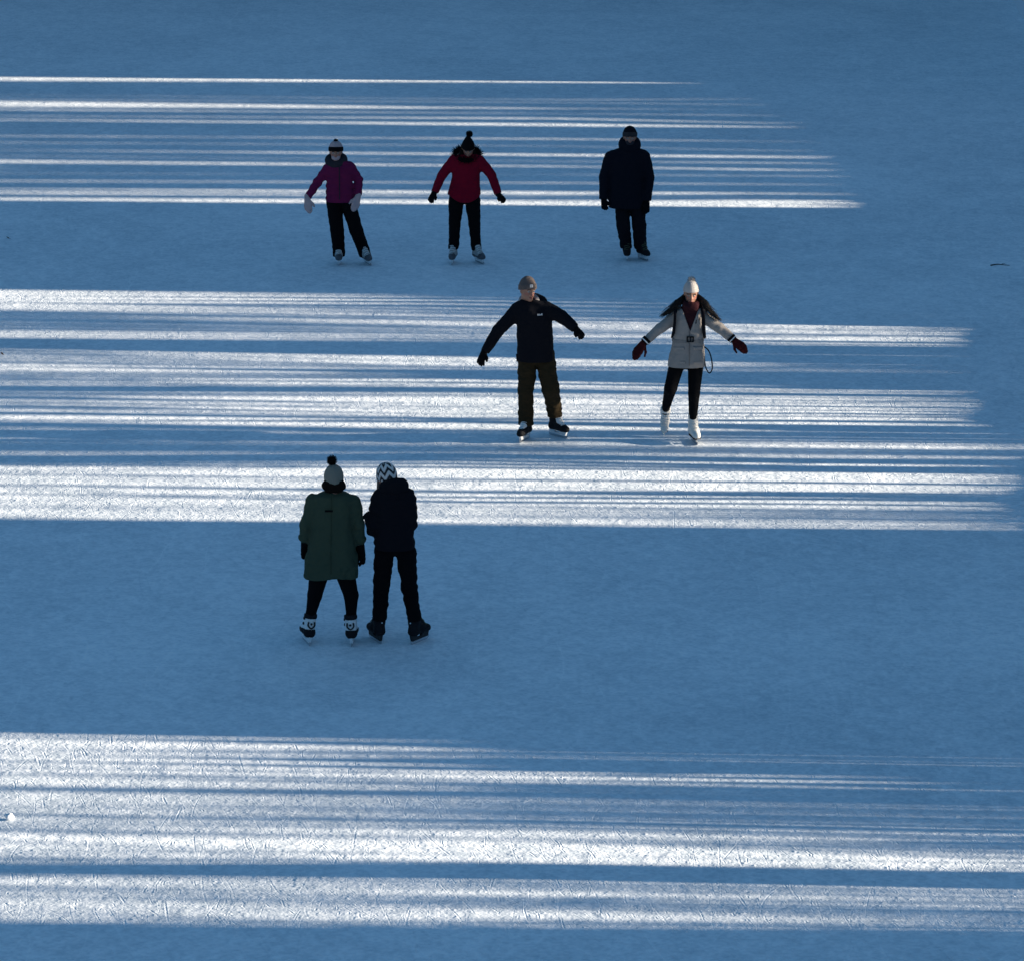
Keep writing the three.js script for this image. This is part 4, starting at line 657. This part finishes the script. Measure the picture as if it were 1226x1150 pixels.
// person in black with the patterned hat, from behind
const p7 = skater({
  base: [476, 767.5], back: true, label: 'person seen from behind in black with black and white patterned hat, head turned left', group: 'pair standing with their backs to the camera',
  torso: [[581, 459, 483, 0, 0.10], [587, 452, 490.5, 0, 0.13], [599, 448.5, 495, 0, 0.155], [618, 447.5, 495, 0, 0.155], [636, 448.5, 493.5, 0, 0.15], [648, 448, 496, 0, 0.15], [655.5, 447.5, 496.5, 0, 0.155]],
  sleeves: [[[453.5, 596, 0, 9.6], [447.5, 626, 0.03, 8], [446, 633, -0.01, 7.4], [442.5, 622, -0.2, 5.6]], [[488.5, 595, 0, 9.8], [491.5, 627, 0.0, 8], [484, 631, -0.12, 7], [472, 626, -0.26, 5.6]]],
  hands: [[[442.2, 620.5, -0.21], [436.5, 613.5, -0.34]], [[470, 625, -0.28], [457, 621, -0.36]]], gloves: cloth.soot, gloveSize: 1.1,
  legs: [[[460, 660, 0, 12.4], [456.5, 705, -0.04, 9.6], [454.5, 735, 0.03, 8.6], [454, 747, 0.03, 8.4]], [[486, 660, 0, 12.4], [490.5, 705, -0.04, 9.6], [496, 735, 0.03, 8.2], [497, 747, 0.03, 8]]], hems: [741.5, 741.5], legFolds: 0.011,
  jacket: cloth.black, trousers: cloth.soot, folds: 0.009, puffer: true, head: { at: [462.3, 571.8, -0.02], yaw: 0.75, pitch: 0.25 },
  hat: { mat: new THREE.MeshStandardMaterial({ vertexColors: true, roughness: 0.95 }), shape: { low: -0.03, tall: 0.0 }, colour: (x, y, z) => { const a = Math.atan2(x, -z) / Math.PI * 4, t = Math.abs((a % 1 + 1) % 1 - 0.5) * 2, q = y / 0.075 + t * 0.75, w = (q % 1 + 1) % 1; return w < 0.45 ? [0.012, 0.012, 0.015] : [0.62, 0.6, 0.57]; } },
  skates: [[449.5, 766.6, Math.PI + 0.45, null, 0, 0.1], [502, 767.6, Math.PI - 0.6, null, 0, -0.12]], skateKind: 'black',
});
{
  const c = p7.L(471, 583, 0.02), a = ring(c.x, c.y, c.z, 0.085, 0.085, 0.055, 0.25, 0.07), b = ellipsoid(p7.L(474, 579, 0).x, p7.L(474, 579, 0).y, 0.06, 0.105, 0.075, 0.08);
  soft(p7, 'hood', (x, y, z) => smin(a(x, y, z), b(x, y, z), 0.04) + 0.008 * fold(x, y, z, 12, 12), c, [0.19, 0.17, 0.19], cloth.black);
  const e = p7.L(453, 583, -0.03), fl = chain([[e.x + 0.015, e.y + 0.05, -0.03, 0.03], [e.x, e.y - 0.03, -0.03, 0.018]]); soft(p7, 'ear_flap', fl, e, [0.08, 0.12, 0.08], cloth.greyKnit);
}
// small things lying on the ice
{
  const b = ground(1197, 318), t = thing('twig', 'thin dark twig lying on the ice near the right edge', 'twig', null, b);
  mesh('stem', smoothTube([V(-0.12, 0.008, 0.02), V(-0.03, 0.013, -0.02), V(0.07, 0.01, 0.01), V(0.13, 0.008, 0.03)], u => 0.009 - 0.006 * u, 12, 6), mat(0.03, 0.022, 0.015), t);
  mesh('side_shoot', smoothTube([V(0.02, 0.012, -0.005), V(0.05, 0.018, -0.04), V(0.08, 0.014, -0.06)], u => 0.004 - 0.002 * u, 8, 5), mat(0.03, 0.022, 0.015), t);
  const leaf = new THREE.Shape(); leaf.moveTo(0, 0); leaf.bezierCurveTo(0.03, 0.02, 0.035, 0.06, 0, 0.1); leaf.bezierCurveTo(-0.035, 0.06, -0.03, 0.02, 0, 0);
  for (const [px, py, a, label] of [[11, 286, 1.2, 'small dark dead leaf on the shaded ice at the far left edge'], [3.5, 425, 0.8, 'small dark dead leaf on the sunlit ice at the left edge']]) {
    const l = thing('dead_leaf', label, 'leaf', 'dead leaves on the ice', ground(px, py)); l.rotation.y = a; l.scale.setScalar(0.5);
    mesh('blade', new THREE.ExtrudeGeometry(leaf, { depth: 0.004, bevelEnabled: true, bevelSize: 0.002, bevelThickness: 0.002, bevelSegments: 1 }).rotateX(-1.1).translate(0, 0.008, 0), mat(0.05, 0.03, 0.015), l); mesh('stalk', tube([V(0, 0.006, 0.0), V(0.01, 0.01, 0.04)], [0.003, 0.002], 5), mat(0.05, 0.03, 0.015), l);
  }
  const lump = new THREE.IcosahedronGeometry(0.036, 3), q = lump.attributes.position; for (let i = 0; i < q.count; i++) { const v = V(q.getX(i), q.getY(i), q.getZ(i)), k = 1 + 0.5 * perlin.noise(v.x * 30, v.y * 30, v.z * 30); q.setXYZ(i, v.x * k * 1.1, v.y * k * 0.8 + 0.028, v.z * k); } lump.computeVertexNormals();
  tag(mesh('snow_lump', lump, snowMat), 'small lump of snow on the sunlit ice near the lower left edge', 'snow').position.copy(ground(11, 981));
}

renderer.render(scene, camera);
